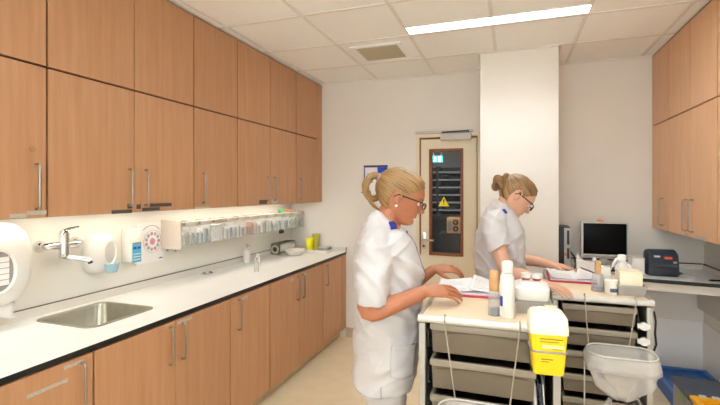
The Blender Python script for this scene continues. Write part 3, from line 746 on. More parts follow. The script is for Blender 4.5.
b = B(); b.lathe([(.001, 0), (.028, 0), (.024, .012), (.012, .018), (.001, .019)], (.70, 4.122, mz1 + .0005), 18, 1, .7); tag(b.obj('sticker_tab', mat('orange_tab', (226, 140, 70), .6), None, origin=(.70, 4.12, mz1)), 'small orange object lying on top of the monitor', 'object')
pc = thing('computer_tower', 'slim black and silver computer tower standing beside the column', 'computer', (.43, 4.2, ZD))
B().box(.380, .474, 4.12, 4.37, ZD, 1.27, .004).obj('case', DGP, pc)
B().box(.424, .474, 4.108, 4.1195, ZD + .004, 1.262, .003).obj('front_panel', SILV, pc)
B().box(.446, .464, 4.104, 4.1078, 1.12, 1.24, .001).obj('drive_slot', BLACK, pc)
b = B(); b.box(.446, .464, 4.104, 4.1078, 1.00, 1.09, .001); b.obj('port_bay', BLACK, pc)
b = B(); b.box(.428, .442, 4.1045, 4.1078, 1.02, 1.05); b.obj('orange_badge', mat('orange_badge', (226, 110, 60), .5), pc)
lp = thing('label_printer', 'dark blue-grey label printer with orange mark on the desk', 'printer', (1.12, 4.05, ZD))
PRN = mat('printer_slate', (52, 62, 78), .45, var=.03)
def prof(x, s=0.0):
    return [V((x, 3.945 + s, ZD)), V((x, 3.93 + s, ZD + .02)), V((x, 3.935 + s, ZD + .085)), V((x, 3.955 + s, ZD + .155)), V((x, 3.985, ZD + .188 - s)), V((x, 4.02, ZD + .20 - s)), V((x, 4.09, ZD + .19 - s)), V((x, 4.12 - s, ZD + .15)), V((x, 4.12 - s, ZD))]
b = B(); b.loft([prof(1.008, .03), prof(1.012, .014), prof(1.026, 0), prof(1.198, 0), prof(1.210, .014), prof(1.215, .03)]); b.obj('housing', PRN, lp, ang=30)
b = B(); b.box(1.03, 1.195, 3.926, 3.934, ZD + .078, ZD + .084); b.obj('paper_slot', mat('slot_brown', (96, 76, 66), .5), lp)
b = B(); b.prism([(1.045, 3.947, ZD + .144), (1.085, 3.947, ZD + .144), (1.085, 3.951, ZD + .157), (1.045, 3.951, ZD + .157)], (0, -.001, 0)); b.obj('maker_mark', LGREY, lp)
b = B(); b.prism([(1.115, 3.9445, ZD + .132), (1.165, 3.9445, ZD + .132), (1.165, 3.950, ZD + .151), (1.115, 3.950, ZD + .151)], (0, -.001, 0)); b.obj('orange_mark', mat('orange_mark', (226, 92, 40), .5), lp)
b = B(); b.sphere((1.18, 3.9385, ZD + .11), (.014, .003, .009)); b.obj('feed_button', LGREY, lp)
b = B(); b.box(1.0285, 1.197, 3.9275, 3.93, ZD + .012, ZD + .07, .001); b.obj('front_cover', mat('printer_dark', (40, 47, 58), .5), lp)
bx_ = thing('white_carton', 'plain white carton on the desk left of the label printer', 'carton', (.945, 4.02, ZD))
B().box(.90, .985, 3.96, 4.09, ZD, ZD + .125, .003).obj('box_body', PAPER, bx_)
B().box(.898, .987, 3.958, 4.092, ZD + .1252, ZD + .13, .001).obj('lid', OFFW, bx_)
wb = thing('open_carton', 'white open carton with a raised flap in front of the monitor', 'carton', (.56, 3.95, ZD))
b = B(); b.box(.50, .655, 3.91, 3.99, ZD, ZD + .085, .002); b.obj('box_body', PAPER, wb)
b = B(); b.prism([(.502, 3.985, ZD + .086), (.56, 3.985, ZD + .086), (.53, 3.988, ZD + .118), (.508, 3.988, ZD + .15)], (0, .002, 0)); b.obj('flap', PAPER, wb); b = B(); b.prism([(.62, 3.985, ZD + .086), (.653, 3.985, ZD + .086), (.648, 3.988, ZD + .118), (.626, 3.988, ZD + .116)], (0, .002, 0)); b.obj('flap', PAPER, wb)
cb = thing('cable', 'black computer cable looping on the desk beside the tower', 'cable', (.5, 4.05, ZD))
b = B(); b.tube([(.49, 4.25, ZD + .12), (.50, 4.10, ZD + .10), (.505, 4.04, ZD + .05), (.49, 4.00, ZD + .008), (.46, 3.95, ZD + .006), (.42, 3.97, ZD + .006)], .007, 8); b.obj('cord', BLACK, cb)
lc = B(); lc.box(1.25, 1.275, 3.95, 4.16, ZD, ZD + .008, .002, mtx=Matrix.Translation((1.26, 4.05, 0)) @ Matrix.Rotation(math.radians(25), 4, 'Z') @ Matrix.Translation((-1.26, -4.05, 0)))
tag(lc.obj('label_strip_roll', PAPER, None, origin=(1.26, 4.05, ZD)), 'strip of white labels lying on the desk right of the printer', 'labels')
lc = B(); lc.box(1.24, 1.27, 4.05, 4.20, ZD, ZD + .012, .003); tag(lc.obj('power_adapter', DGP, None, origin=(1.25, 4.12, ZD)), 'black adapter lying behind the label strip on the desk', 'adapter')
lc = B(); lc.tube([(1.36, 3.84, ZD + .007), (1.38, 3.842, ZD + .007), (1.47, 3.85, ZD + .007), (1.485, 3.851, ZD + .007)], [.004, .0065, .0065, .003], 10); tag(lc.obj('pen', BLACK, None, origin=(1.42, 3.845, ZD)), 'black pen lying near the right end of the desk', 'pen')

# crates on the floor at the right
BLUEP = mat('blue_crate_plastic', (40, 98, 176), .45, var=.03)
bt = thing('blue_crate', 'low blue plastic crate with raised rim on the floor by the back wall', 'crate', (1.3, 3.8, 0))
bx0, bx1, by0, by1, bz = 1.10, 1.492, 3.455, 4.27, .12
B().box(bx0 + .01, bx1 - .01, by0 + .01, by1 - .01, .0006, .098, .004).obj('body', BLUEP, bt)
b = B(); r_ = .022
b.box(bx0, bx0 + r_, by0, by1, .0985, bz, .004); b.box(bx1 - r_, bx1, by0, by1, .0985, bz, .004); b.box(bx0 + r_, bx1 - r_, by0, by0 + r_, .0985, bz, .004); b.box(bx0 + r_, bx1 - r_, by1 - r_, by1, .0985, bz, .004)
b.obj('rim', mat('blue_rim', (70, 124, 196), .45), bt)
b = B()
for k in range(4): b.box(bx0 + .05 + k * .09, bx0 + .056 + k * .09, by0 + .03, by1 - .03, .0982, .101)
b.obj('rib', BLUEP, bt)
gc = thing('grey_crate', 'dark grey lidded crate with green sticker at the lower right', 'crate', (1.2, 3.27, 0))
GCR = mat('slate_crate_plastic', (72, 79, 94), .5, var=.04); GCS = mat('grey_crate_side', (150, 146, 142), .5)
B().box(1.012, 1.43, 3.13, 3.42, .0006, .318, .006).obj('body', GCS, gc)
B().box(1.0, 1.44, 3.118, 3.43, .3185, .345, .006).obj('lid', GCR, gc)
b = B()
for k in range(6): b.box(1.05 + k * .062, 1.085 + k * .062, 3.4305, 3.440, .325, .345, .003)
b.obj('lid_tooth', GCR, gc)
B().box(1.0085, 1.0118, 3.22, 3.28, .262, .295).obj('green_sticker', mat('green_sticker', (110, 170, 80), .5), gc)
yc = thing('yellow_crate', 'yellow plastic crate in front of the dark grey crate', 'crate', (1.24, 2.95, 0))
YCR = mat('crate_yellow', (240, 176, 20), .42, var=.02)
b = B(); b.box(1.02, 1.45, 2.80, 2.815, .0006, .335); b.box(1.02, 1.45, 3.085, 3.10, .0006, .335); b.box(1.02, 1.045, 2.815, 3.085, .0006, .335); b.box(1.435, 1.45, 2.815, 3.085, .0006, .335); b.box(1.045, 1.435, 2.815, 3.085, .0006, .015); b.obj('body', YCR, yc)
b = B(); b.box(1.005, 1.46, 2.79, 2.82, .3355, .357, .005); b.box(1.005, 1.46, 3.085, 3.113, .3355, .357, .005); b.box(1.005, 1.04, 2.82, 3.085, .3355, .357, .005); b.box(1.43, 1.46, 2.82, 3.085, .3355, .357, .005); b.obj('rim', YCR, yc)
for k in range(6):
    b = B(); b.box(1.05 + k * .064, 1.085 + k * .064, 3.084, 3.114, .3573, .366, .003); b.obj('rim_tooth', mat('tooth_white', (214, 206, 196), .5), yc)
# ------------------------------------------------------------ the two drug trolleys
ZT = 1.08
TRI = mat('tray_inside', (120, 108, 92), .6)
RUN = mat('runner_black', (24, 22, 22), .5)
def trolley(label, x0, x1, y0, y1, lips, pitch, tx1, name='medicine_trolley'):
    t = thing(name, label, 'trolley', ((x0 + x1) / 2, (y0 + y1) / 2, 0), 'drug trolleys')
    pw = .026
    for x in (x0, x1 - pw):
        for y in (y0, y1 - pw):
            b = B(); b.box(x, x + pw, y, y + pw, .11, ZT - .03, .005); b.obj('post', ALU, t)
    B().box(x0 + .012, x1 - .012, y0 + .016, y1 - .012, ZT - .024, ZT, .003).obj('top_panel', TTOP, t)
    b = B(); b.tube([(x0 - .002, y0 + .004, ZT - .012), (x1 + .002, y0 + .004, ZT - .012)], .0155, 14); b.obj('front_rail', RAIL, t)
    b = B(); b.box(x0 - .001, x0 + .0115, y0 + .02, y1 - .012, ZT - .03, ZT + .004, .004); b.obj('side_rail', ALU, t)
    b = B(); b.box(x1 - .0115, x1 + .001, y0 + .02, y1 - .012, ZT - .03, ZT + .004, .004); b.obj('side_rail', ALU, t)
    b = B(); b.box(x0, x1, y1 - .0115, y1, ZT - .03, ZT + .012, .004); b.obj('back_rail', ALU, t)
    b = B(); b.box(x0 + pw, x1 - pw, y1 - .012, y1 - .008, .16, ZT - .031); b.obj('back_panel', TRI, t)
    b = B(); b.box(x0 + .004, x0 + .010, y0 + pw + .001, y1 - pw - .001, .16, ZT - .031); b.obj('side_panel', ALU, t)
    b = B(); b.box(x1 - .010, x1 - .004, y0 + pw + .001, y1 - pw - .001, .16, ZT - .031); b.obj('side_panel', ALU, t)
    b = B(); b.box(x0, x1, y0, y1, .085, .1095, .006); b.obj('base', ALU, t)
    for x in (x0 + .05, x1 - .05):
        for y in (y0 + .06, y1 - .06):
            cs = B(); cs.box(x - .012, x + .012, y - .02, y + .02, .05, .0848, .004); ca = cs.obj('castor', GREYP, t)
            cs = B(); cs.cyl((x - .011, y + .01, .038), (x + .011, y + .01, .038), .037, n=24); cs.obj('wheel', DGP, ca)
    tx0 = x0 + pw + .022
    for i, zl in enumerate(lips):
        h = pitch - .026
        lip = .026
        b = B()
        def tr(z, k):
            a0, a1, b0, b1 = tx0 + k, tx1 - k, y0 + .014 + k, y1 - .06 - k
            return [V((a0, b0, z)), V((a1, b0, z)), V((a1, b1, z)), V((a0, b1, z))]
        # tapered shell with an open top
        b.loft([tr(zl - h, .006), tr(zl - lip, .002), tr(zl - lip, .005), tr(zl - h + .004, .009)], caps=False)
        b.bm.faces.new(b.ring(tr(zl - h, .006))); b.bm.faces.new(b.ring(tr(zl - h + .004, .009)))
        d_ = b.obj('drawer', TRAY, t, smooth=False)
        # shallow raised panel with an arched top on the drawer front
        b = B(); pts = [V((tx0 + .03, y0 + .0185, zl - h + .008)), V((tx1 - .03, y0 + .0185, zl - h + .008))]
        n = 12
        for k in range(n + 1):
            u = k / n
            pts.append(V((tx1 - .022 - u * (tx1 - tx0 - .044), y0 + .0135, zl - lip - .013 + .010 * math.sin(PI * u))))
        b.prism(pts, (0, -.003, 0)); b.obj('front_moulding', TRAY, d_)
        b = B(); b.box(tx0 - .004, tx1 + .004, y0 + .006, y0 + .022, zl - lip, zl, .004); b.box(tx0 - .004, tx0 + .01, y0 + .022, y1 - .056, zl - lip, zl, .003); b.box(tx1 - .01, tx1 + .004, y0 + .022, y1 - .056, zl - lip, zl, .003)
        b.obj('lip', TRLIP, d_)
        for x in (tx0 - .014, tx1 + .006):
            b = B(); b.box(x, x + .004, y0 + .016, y1 - .08, zl - lip - .012, zl - lip - .001); b.box(x, x + .004, y0 + .012, y0 + .02, zl - lip - .065, zl - lip - .013, .001); b.box(x, x + .010, y0 + .012, y0 + .02, zl - lip - .072, zl - lip - .0655, .001)
            b.obj('runner', RUN, t)
    return t
T1 = (-.355, .168, 1.73, 2.42)
T2 = (.185, .607, 2.30, 2.95)
t1 = trolley('front drug trolley with grey-beige drawers where the nearer nurse works', *T1, [1.05 - .143 * k for k in range(6)], .143, .082)
t2 = trolley('second drug trolley behind and to the right, with a clear waste bag in front', *T2, [1.037 - .112 * k for k in range(8)], .112, T2[1] - .065)

# folders standing in the side slot of the front trolley
FN = mat('folder_navy', (34, 48, 74), .4); 
for x, m_, lab in ((.092, LGREY, 'grey-white folder leaning in the side slot of the front trolley'), (.112, FN, 'dark navy folder leaning in the side slot of the front trolley'), (.127, WHITEP, 'thin white folder beside the navy one in the front trolley slot')):
    b = B(); w = .012 if m_ is not WHITEP else .005
    b.box(x, x + w, 1.762, 2.0, .56, .855, .002, mtx=Matrix.Translation((x, 0, .56)) @ Matrix.Rotation(math.radians(-4), 4, 'Y') @ Matrix.Translation((-x, 0, -.56)))
    f_ = b.obj('folder', m_, None, origin=(x, 1.85, .56)); tag(f_, lab, 'folder', 'folders in the front trolley')
b = B(); b.box(.0885, .138, 1.760, 2.02, .545, .5595); tag(b.obj('slot_shelf', ALU, t1), None)

ZI = ZT + .0006
# open folder with papers on the front trolley
def papers(name, label, cat, loc, rz, w, dpt, sheets, seed, board=RED, group=None):
    t = thing(name, label, cat, loc, group, rz)
    b = B(); b.box(-w / 2 - .008, w / 2 + .008, -dpt / 2 - .008, dpt / 2 + .008, 0, .008, .002); b.obj('cover', board, t, local=True)
    b = B(); b.box(-w / 2 + .004, w / 2 - .006, -dpt / 2 + .006, dpt / 2 - .006, .0082, .0155, .001); b.obj('paper_block', mat('paper_lavender', (220, 214, 226), .7), t, local=True)
    rnd = random.Random(seed)
    for k, (cx, cy, sw, sd, ang, lift) in enumerate(sheets):
        rows = []
        ph = rnd.uniform(0, 6)
        M_ = Matrix.Translation((cx, cy, 0)) @ Matrix.Rotation(math.radians(ang), 4, 'Z')
        for i in range(13):
            v = i / 12 - .5
            row = []
            for j in range(13):
                u = j / 12 - .5
                z = .019 + .0035 * k + lift * (.5 + .5 * math.sin(u * 5 + ph)) * (.4 + .6 * (v + .5)) + .012 * max(0, abs(u) - .35) * 4 * lift / .02
                row.append(M_ @ V((u * sw, v * sd, z)))
            rows.append(row)
        b = B(); b.grid(rows); sh_ = b.obj('sheet', PAPER, t, local=True); sh_.modifiers.new('thickness', 'SOLIDIFY').thickness = .0008
        b = B()
        for q in range(7):
            v = -.36 + q * .11
            ln = rnd.uniform(.25, .75)
            u0 = -.40
            pts = []
            for s_ in range(9):
                u = u0 + ln * s_ / 8
                z = .0205 + .0035 * k + lift * (.5 + .5 * math.sin(u * 5 + ph)) * (.4 + .6 * (v + .5)) + .012 * max(0, abs(u) - .35) * 4 * lift / .02
                pts.append((u, v, z))
            b.grid([[M_ @ V((p[0] * sw, (p[1] - .008) * sd, p[2])) for p in pts], [M_ @ V((p[0] * sw, (p[1] + .008) * sd, p[2])) for p in pts]])
        b.obj('printed_lines', INK, sh_, local=True)
    return t
papers('open_folder', 'red open folder with white papers under the nearer nurse\'s hands', 'folder', (-.195, 2.255, ZI), math.radians(3), .315, .31,
       [(-.076, 0, .165, .29, 3, .012), (.078, .005, .155, .29, -4, .02)], 2)
papers('open_folder', 'red open folder with white papers and a pen before the farther nurse', 'folder', (.345, 2.74, ZI), math.radians(-2), .29, .27,
       [(-.07, 0, .15, .25, 4, .010), (.075, .01, .14, .25, -8, .022)], 5)
b = B(); b.tube([(.375, 2.83, ZI + .054), (.385, 2.79, ZI + .052), (.43, 2.665, ZI + .05), (.435, 2.655, ZI + .048)], [.002, .0045, .0045, .001], 8)
tag(b.obj('pen', DGP, None, origin=(.4, 2.74, ZI)), 'dark pen lying on the farther nurse\'s open folder', 'pen')

def capbottle(x, y, h, r, hc, label, cf=.8):
    t = thing('capped_bottle', label, 'bottle', (x, y, ZI), 'clear bottles with tan caps')
    b = B(); b.lathe([(.001, 0), (r, 0), (r * 1.02, .006), (r * .98, h * .45), (r * .86, h * .9), (r * .8, h), (.001, h)], (x, y, ZI), 24); b.obj('body', mat('clear_grey_bottle', (190, 192, 194), .08, alpha=.38), t)
    b = B(); b.lathe([(.001, .003), (r * .8, .003), (r * .82, h * .3), (.001, h * .3)], (x, y, ZI), 20); b.obj('contents', mat('grey_contents', (120, 122, 128), .35, var=.35, scale=70), t)
    b = B(); b.lathe([(.001, 0), (r * cf, 0), (r * cf * 1.02, hc * .6), (r * cf, hc - .008), (r * cf * .7, hc), (.001, hc)], (x, y, ZI + h + .0004), 24); b.obj('cap', TAN, t)
    return t
capbottle(-.068, 1.83, .095, .024, .085, 'clear bottle with tan cap on the front trolley beside a white bottle')
capbottle(.405, 2.44, .085, .030, .065, 'clear bottle with tan cap on the second trolley beside a white jar', .5)
wbt = thing('lotion_bottle', 'tall white bottle with blue label mark on the front trolley', 'bottle', (-.018, 1.815, ZI))
b = B(); b.lathe([(.001, 0), (.025, 0), (.028, .008), (.028, .12), (.0265, .160), (.021, .174), (.001, .176)], (-.018, 1.815, ZI), 28, 1, .8); b.obj('body', WHITEP, wbt)
b = B(); b.lathe([(.001, 0), (.021, 0), (.0215, .042), (.019, .046), (.001, .046)], (-.018, 1.815, ZI + .1765), 28, 1, .9); b.obj('cap', WHITEP, wbt)
b = B()
rows = [[V((-.018 + .0284 * math.cos(a), 1.815 + .0228 * math.sin(a), ZI + z)) for a in [math.radians(195 + 5 * k) for k in range(9)]] for z in (.045, .065, .085)]
b.grid(rows); b.obj('label', BLUE, wbt)

def crate2(x0, x1, y0, y1, h, m_, label, name, cat, z=ZI):
    t = thing(name, label, cat, ((x0 + x1) / 2, (y0 + y1) / 2, z))
    b = B()
    def q(zz, k): return [V((x0 + k, y0 + k, z + zz)), V((x1 - k, y0 + k, z + zz)), V((x1 - k, y1 - k, z + zz)), V((x0 + k, y1 - k, z + zz))]
    b.loft([q(0, .006), q(h - .008, .001), q(h - .008, -.003), q(h, -.003), q(h, .004), q(.004, .009)], caps=False)
    b.bm.faces.new(b.ring(q(0, .006))); b.bm.faces.new(b.ring(q(.004, .009)))
    b.obj('body', m_, t, smooth=False)
    return t
g1 = crate2(.012, .142, 1.885, 2.06, .052, GREYP, 'grey base tray holding the white tub on the front trolley', 'base_tray', 'tray')
w1 = thing('medicine_tub', 'white tub with sloping lid in a grey base tray on the front trolley', 'tub', (.077, 1.97, ZI + .053))
b = B()
def rq(z, k, r=.02): return rrect(.077, 1.972, .068 - k, .088 - k, r, ZI + .0535 + z, 5)
b.loft([rq(0, .006), rq(.044, 0), rq(.05, .001), rq(.056, .012), rq(.057, .02)]); b.obj('body', WHITEP, w1)
b = B(); b.loft([rq(.0572, .02), rq(.062, .022), rq(.068, .04, .012), rq(.0685, .044, .012)]); b.obj('lid', WHITEP, w1)
for x, lab in ((.055, 'left of the two small brown-striped cups on the white tub'), (.098, 'right of the two small brown-striped cups on the white tub')):
    t = thing('pill_cup', lab, 'cup', (x, 1.975, ZI + .122), 'small cups on the white tub')
    b = B(); b.lathe([(.001, 0), (.015, 0), (.018, .008), (.001, .009)], (x, 1.975, ZI + .1225), 18); b.obj('base', mat('brown_red_cup', (160, 74, 50), .5), t)
    b = B(); b.lathe([(.018, .0092), (.021, .028), (.0195, .028), (.017, .0102), (.001, .0102)], (x, 1.975, ZI + .1225), 18); b.obj('cup_wall', WHITEP, t)
b = B(); b.prism([(.128, 1.83, ZI), (.160, 1.83, ZI), (.150, 1.832, ZI + .022), (.166, 1.834, ZI + .055), (.118, 1.834, ZI + .055), (.136, 1.832, ZI + .022)], (0, .004, 0))
tag(b.obj('folded_paper', CREAMP, None, origin=(.144, 1.83, ZI)), 'cream folded paper funnel standing behind the yellow sharps container', 'paper')

# things on the second trolley
g2_ = crate2(.477, .598, 2.37, 2.50, .048, GREYP, 'grey base tray under the cream box on the second trolley', 'base_tray', 'tray')
c2 = thing('cream_box', 'square cream box standing in the grey tray on the second trolley', 'box', (.54, 2.43, ZI + .0045))
B().box(.489, .586, 2.382, 2.488, ZI + .0047, ZI + .106, .006).obj('body', CREAMP, c2)
B().box(.487, .588, 2.380, 2.490, ZI + .1062, ZI + .114, .003).obj('lid', CREAMP, c2)
jr = thing('jar', 'small white jar with dark label on the second trolley', 'jar', (.462, 2.40, ZI))
b = B(); b.lathe([(.001, 0), (.025, 0), (.027, .006), (.028, .052), (.001, .052)], (.455, 2.395, ZI), 26); b.obj('body', WHITEP, jr)
b = B(); b.lathe([(.001, 0), (.030, 0), (.030, .014), (.027, .017), (.001, .017)], (.455, 2.395, ZI + .0523), 26); b.obj('lid', WHITEP, jr)
b = B(); b.grid([[V((.455 + .0284 * math.cos(a), 2.395 + .0284 * math.sin(a), ZI + z)) for a in [math.radians(250 + 6 * k) for k in range(16)]] for z in (.012, .03)]); b.obj('label', mat('label_slate', (90, 92, 116), .5), jr)
wx = thing('white_box', 'white lidded box behind the small jar on the second trolley', 'box', (.465, 2.52, ZI))
B().box(.425, .475, 2.51, 2.58, ZI, ZI + .098, .003).obj('body', WHITEP, wx)
B().box(.421, .479, 2.506, 2.584, ZI + .0982, ZI + .108, .002).obj('lid', WHITEP, wx)
sb_ = thing('wash_bottle', 'white wash bottle with bent spout behind the cream box', 'bottle', (.528, 2.56, ZI))
b = B(); b.lathe([(.001, 0), (.028, 0), (.030, .008), (.030, .09), (.026, .115), (.015, .13), (.015, .138), (.001, .138)], (.535, 2.56, ZI), 24); b.obj('body', WHITEP, sb_)
b = B(); b.lathe([(.001, 0), (.0195, 0), (.0195, .028), (.017, .032), (.001, .032)], (.535, 2.56, ZI + .1384), 20); b.obj('cap', WHITEP, sb_)
b = B(); b.tube([(.522, 2.555, ZI + .15), (.508, 2.55, ZI + .146), (.495, 2.545, ZI + .125), (.487, 2.542, ZI + .105)], [.008, .008, .007, .004], 8); b.obj('spout', WHITEP, sb_)
wp = thing('white_pack', 'low white pack at the right rear of the second trolley', 'pack', (.57, 2.66, ZI))
B().box(.545, .592, 2.62, 2.72, ZI, ZI + .11, .004).obj('body', PAPER, wp)
B().box(.546, .591, 2.6185, 2.6198, ZI + .03, ZI + .05).obj('label', INK, wp)

# tape rolls hooked to the right side of the second trolley front
for z, lab in ((.965, 'upper roll of white tape on the second trolley'), (.895, 'lower roll of white tape on the second trolley')):
    t = thing('tape_roll', lab, 'tape', (.565, 2.29, z), 'tape rolls on the second trolley')
    b = B(); n = 24
    b.loft([[V((.566 + .019 * math.cos(2 * PI * k / n) * s_, y, z + .017 * math.sin(2 * PI * k / n) * s_)) for k in range(n)] for y, s_ in ((2.278, .55), (2.278, 1), (2.298, 1), (2.298, .55))], caps=False, closed=True); b.obj('roll', WHITEP, t)
    b = B(); b.box(.540, .590, 2.282, 2.296, z - .010, z + .010, .002); b.obj('holder', WHITEP, t)
cbl = B(); cbl.tube([(.612, 2.315, 1.03), (.618, 2.31, .985), (.616, 2.312, .93), (.620, 2.31, .88), (.612, 2.315, .85)], .0045, 8)
tag(cbl.obj('cord', BLACK, None, origin=(.615, 2.31, .94)), 'thin black cord hanging on the right post of the second trolley', 'cord')

# sharps container hung on the front trolley
shp = thing('sharps_container', 'yellow sharps container with milky lid hung on the front trolley', 'container', (.115, 1.65, .9))
MILK = mat('milky_lid', (240, 230, 210), .35, var=.03, scale=20)
Rz = Matrix.Translation((.115, 1.645, 0)) @ Matrix.Rotation(math.radians(4), 4, 'Z')
def sq(z, hx, hy, r=.012): return [Rz @ V((p.x, p.y, z + .05)) for p in rrect(0, 0, hx, hy, r, 0, 5)]
b = B(); b.loft([sq(.905, .046, .044), sq(.91, .049, .047), sq(1.045, .058, .055)]); b.obj('body', YELLOW, shp)
b = B(); b.loft([sq(1.0455, .062, .058), sq(1.058, .062, .058), sq(1.098, .059, .055), sq(1.108, .053, .050), sq(1.113, .045, .044), sq(1.114, .03, .03)]); ld = b.obj('lid', MILK, shp)
b = B(); b.loft([sq(1.1142, .032, .030), sq(1.120, .030, .028), sq(1.121, .024, .022)]); b.obj('flap', MILK, ld)
for (u0, u1, z, h) in ((-.03, .042, 1.028, .004), (-.03, .03, 1.019, .003), (-.025, .012, .958, .004), (-.025, .0, .950, .003), (.01, .04, .995, .004)):
    yb = -.0455 - (z - .91) / .135 * .0078 - .0014
    B().box(u0, u1, yb - .001, yb, z + .05, z + h + .05, 0, 1, mtx=Rz).obj('printed_line', DYEL, shp)
b = B(); yb = -.0455 - (1.0 - .91) / .135 * .0078 - .0014
b.box(-.022, .045, yb - .0008, yb, 1.048, 1.062, 0, 1, mtx=Rz); b.obj('label', mat('label_pale_yellow', (236, 224, 150), .5), shp)
hold = thing('sharps_holder', 'dark blue-grey bracket strapped round the yellow sharps container', 'bracket', (.115, 1.70, .98))
b = B(); b.box(.06, .175, 1.711, 1.7175, .95, 1.09, .002); b.obj('back_plate', mat('bracket_slate', (70, 66, 96), .5), hold)
b = B(); pts = [Rz @ V((p.x, p.y, 1.035)) for p in rrect(0, 0, .0565, .0535, .014, 0, 6)]
b.tube(pts, .0032, 6, closed=True); b.obj('strap', mat('strap_grey', (150, 140, 150), .5), hold)

# hanging clear waste bags on wire frames
ROD = mat('wire_grey', (168, 156, 144), .4, .3)
BAG = mat('clear_bag_film', (238, 232, 228), .28, alpha=.30, var=.03, scale=18)
def bag(label, cx, cy, hx, hy, zr, tilt, rods, depth, seed, tails, group='waste bags hung on the trolleys'):
    t = thing('waste_bag', label, 'bag', (cx, cy, zr - depth), group)
    n = 56
    base = rrect(0, 0, hx, hy, min(hx, hy) * .8, 0, 13)
    n = len(base)
    rnd = random.Random(seed)
    def rg(s, dz, rough, sx=1.0, drop=0):
        out = []
        for k, p in enumerate(base):
            nx = (noise.noise(V((p.x * 22 + seed, p.y * 22, dz * 9))) + .7 * noise.noise(V((p.x * 55 + seed, p.y * 55, dz * 16))) - .35 * abs(noise.noise(V((p.x * 38, p.y * 38 + seed, dz * 12))))) * rough * 1.7
            nz_ = noise.noise(V((p.x * 18, p.y * 18 + seed, dz * 7 + 3))) * rough
            x = p.x * s * sx; y_ = p.y * s
            l = max(1e-5, math.hypot(p.x, p.y))
            out.append(V((cx + x + p.x / l * nx, cy + y_ + p.y / l * nx, zr + dz + tilt * p.y + nz_ * .8 + drop * (p.x / hx))))
        return out
    b = B()
    cuff = [rg(.97, -.06, .010), rg(1.03, -.066, .012), rg(1.05, -.045, .010), rg(1.05, -.02, .008), rg(1.02, 0, .003), rg(.985, .001, .003), rg(.96, -.03, .008)]
    body = [rg(1 - .82 * u ** 1.05, -.06 - (depth - .06) * (1 - (1 - u) ** 1.15), .006 + .020 * math.sin(PI * min(1, u * 1.1))) for u in [k / 13 for k in range(14)]]
    b.loft(cuff + body, caps=True) if False else b.loft(cuff + body, caps=False)
    b.obj('bag_film', BAG, t, ang=0)
    for (tx, tz0, ex, ez, w) in tails:
        b = B(); rows = []
        for i in range(7):
            u = i / 6
            xx = cx + tx + (ex - tx) * u; zz = zr + tz0 + (ez - tz0) * u
            rows.append([V((xx - w * (.6 + .6 * u) + 2 * w * (.6 + .6 * u) * j / 5, cy - hy * .55 + .012 * math.sin(j * 1.7 + i), zz)) for j in range(6)])
        b.grid(rows); o = b.obj('knotted_tail', BAG, t); o.modifiers.new('thickness', 'SOLIDIFY').thickness = .0015
    h = thing('bag_hanger', label.replace('waste bag', 'wire hanger of the waste bag'), 'hanger', (cx, cy, zr), 'wire bag hangers')
    b = B(); b.tube([p + V((0, 0, .006)) for p in rg(1.0, 0, 0)], .0035, 8, closed=True); b.obj('ring', LGREY, h)
    for p0, p1 in rods:
        b = B(); b.tube([V(p0) + V((0, .020, -.018)), V(p0) + V((0, .018, .012)), V(p0) + V((0, -.004, .022)), V(p0) + V((0, -.014, -.002)), p1], .0026, 8); b.obj('rod', ROD, h)
    return t
bag('clear waste bag hanging in front of the second trolley', .452, 2.175, .133, .080, .868, .03, [((.325, 2.296, 1.072), (.335, 2.255, .872)), ((.535, 2.296, 1.072), (.50, 2.257, .875))], .205, 3,
    [(-.05, -.185, -.075, -.27, .014), (.05, -.17, .085, -.225, .009)])
bag('waste bag in white film hanging low on the front trolley', -.125, 1.605, .135, .085, .772, .06, [((-.25, 1.726, 1.072), (-.205, 1.685, .785)), ((.028, 1.726, 1.072), (-.008, 1.685, .785))], .30, 9, [])
b = B(); b.tube([(.322, 2.28, .80), (.322, 2.279, .40)], .003, 8); tag(b.obj('wire_rod', LGREY, None, origin=(.322, 2.28, .6)), 'thin upright wire rod left of the waste bag on the second trolley', 'rod')
# ------------------------------------------------------------ people
SKIN_N = mat('skin_tanned', (180, 115, 83), .5, var=.05, scale=35, sub=.15)
SKIN_F = mat('skin_fair', (212, 162, 136), .5, var=.04, scale=35, sub=.15)
LIP = mat('lips', (176, 96, 84), .45)
BROW = mat('eyebrow', (130, 92, 60), .8)
EYEW = mat('eye_white', (228, 222, 214), .25)
IRIS = mat('eye_iris', (70, 78, 80), .2)
SPEC = mat('spectacle_frame', (44, 30, 26), .3)
LENS = mat('spectacle_lens', (220, 224, 224), .03, alpha=.12, var=0)
SHOE = mat('white_clog', (232, 230, 226), .45)

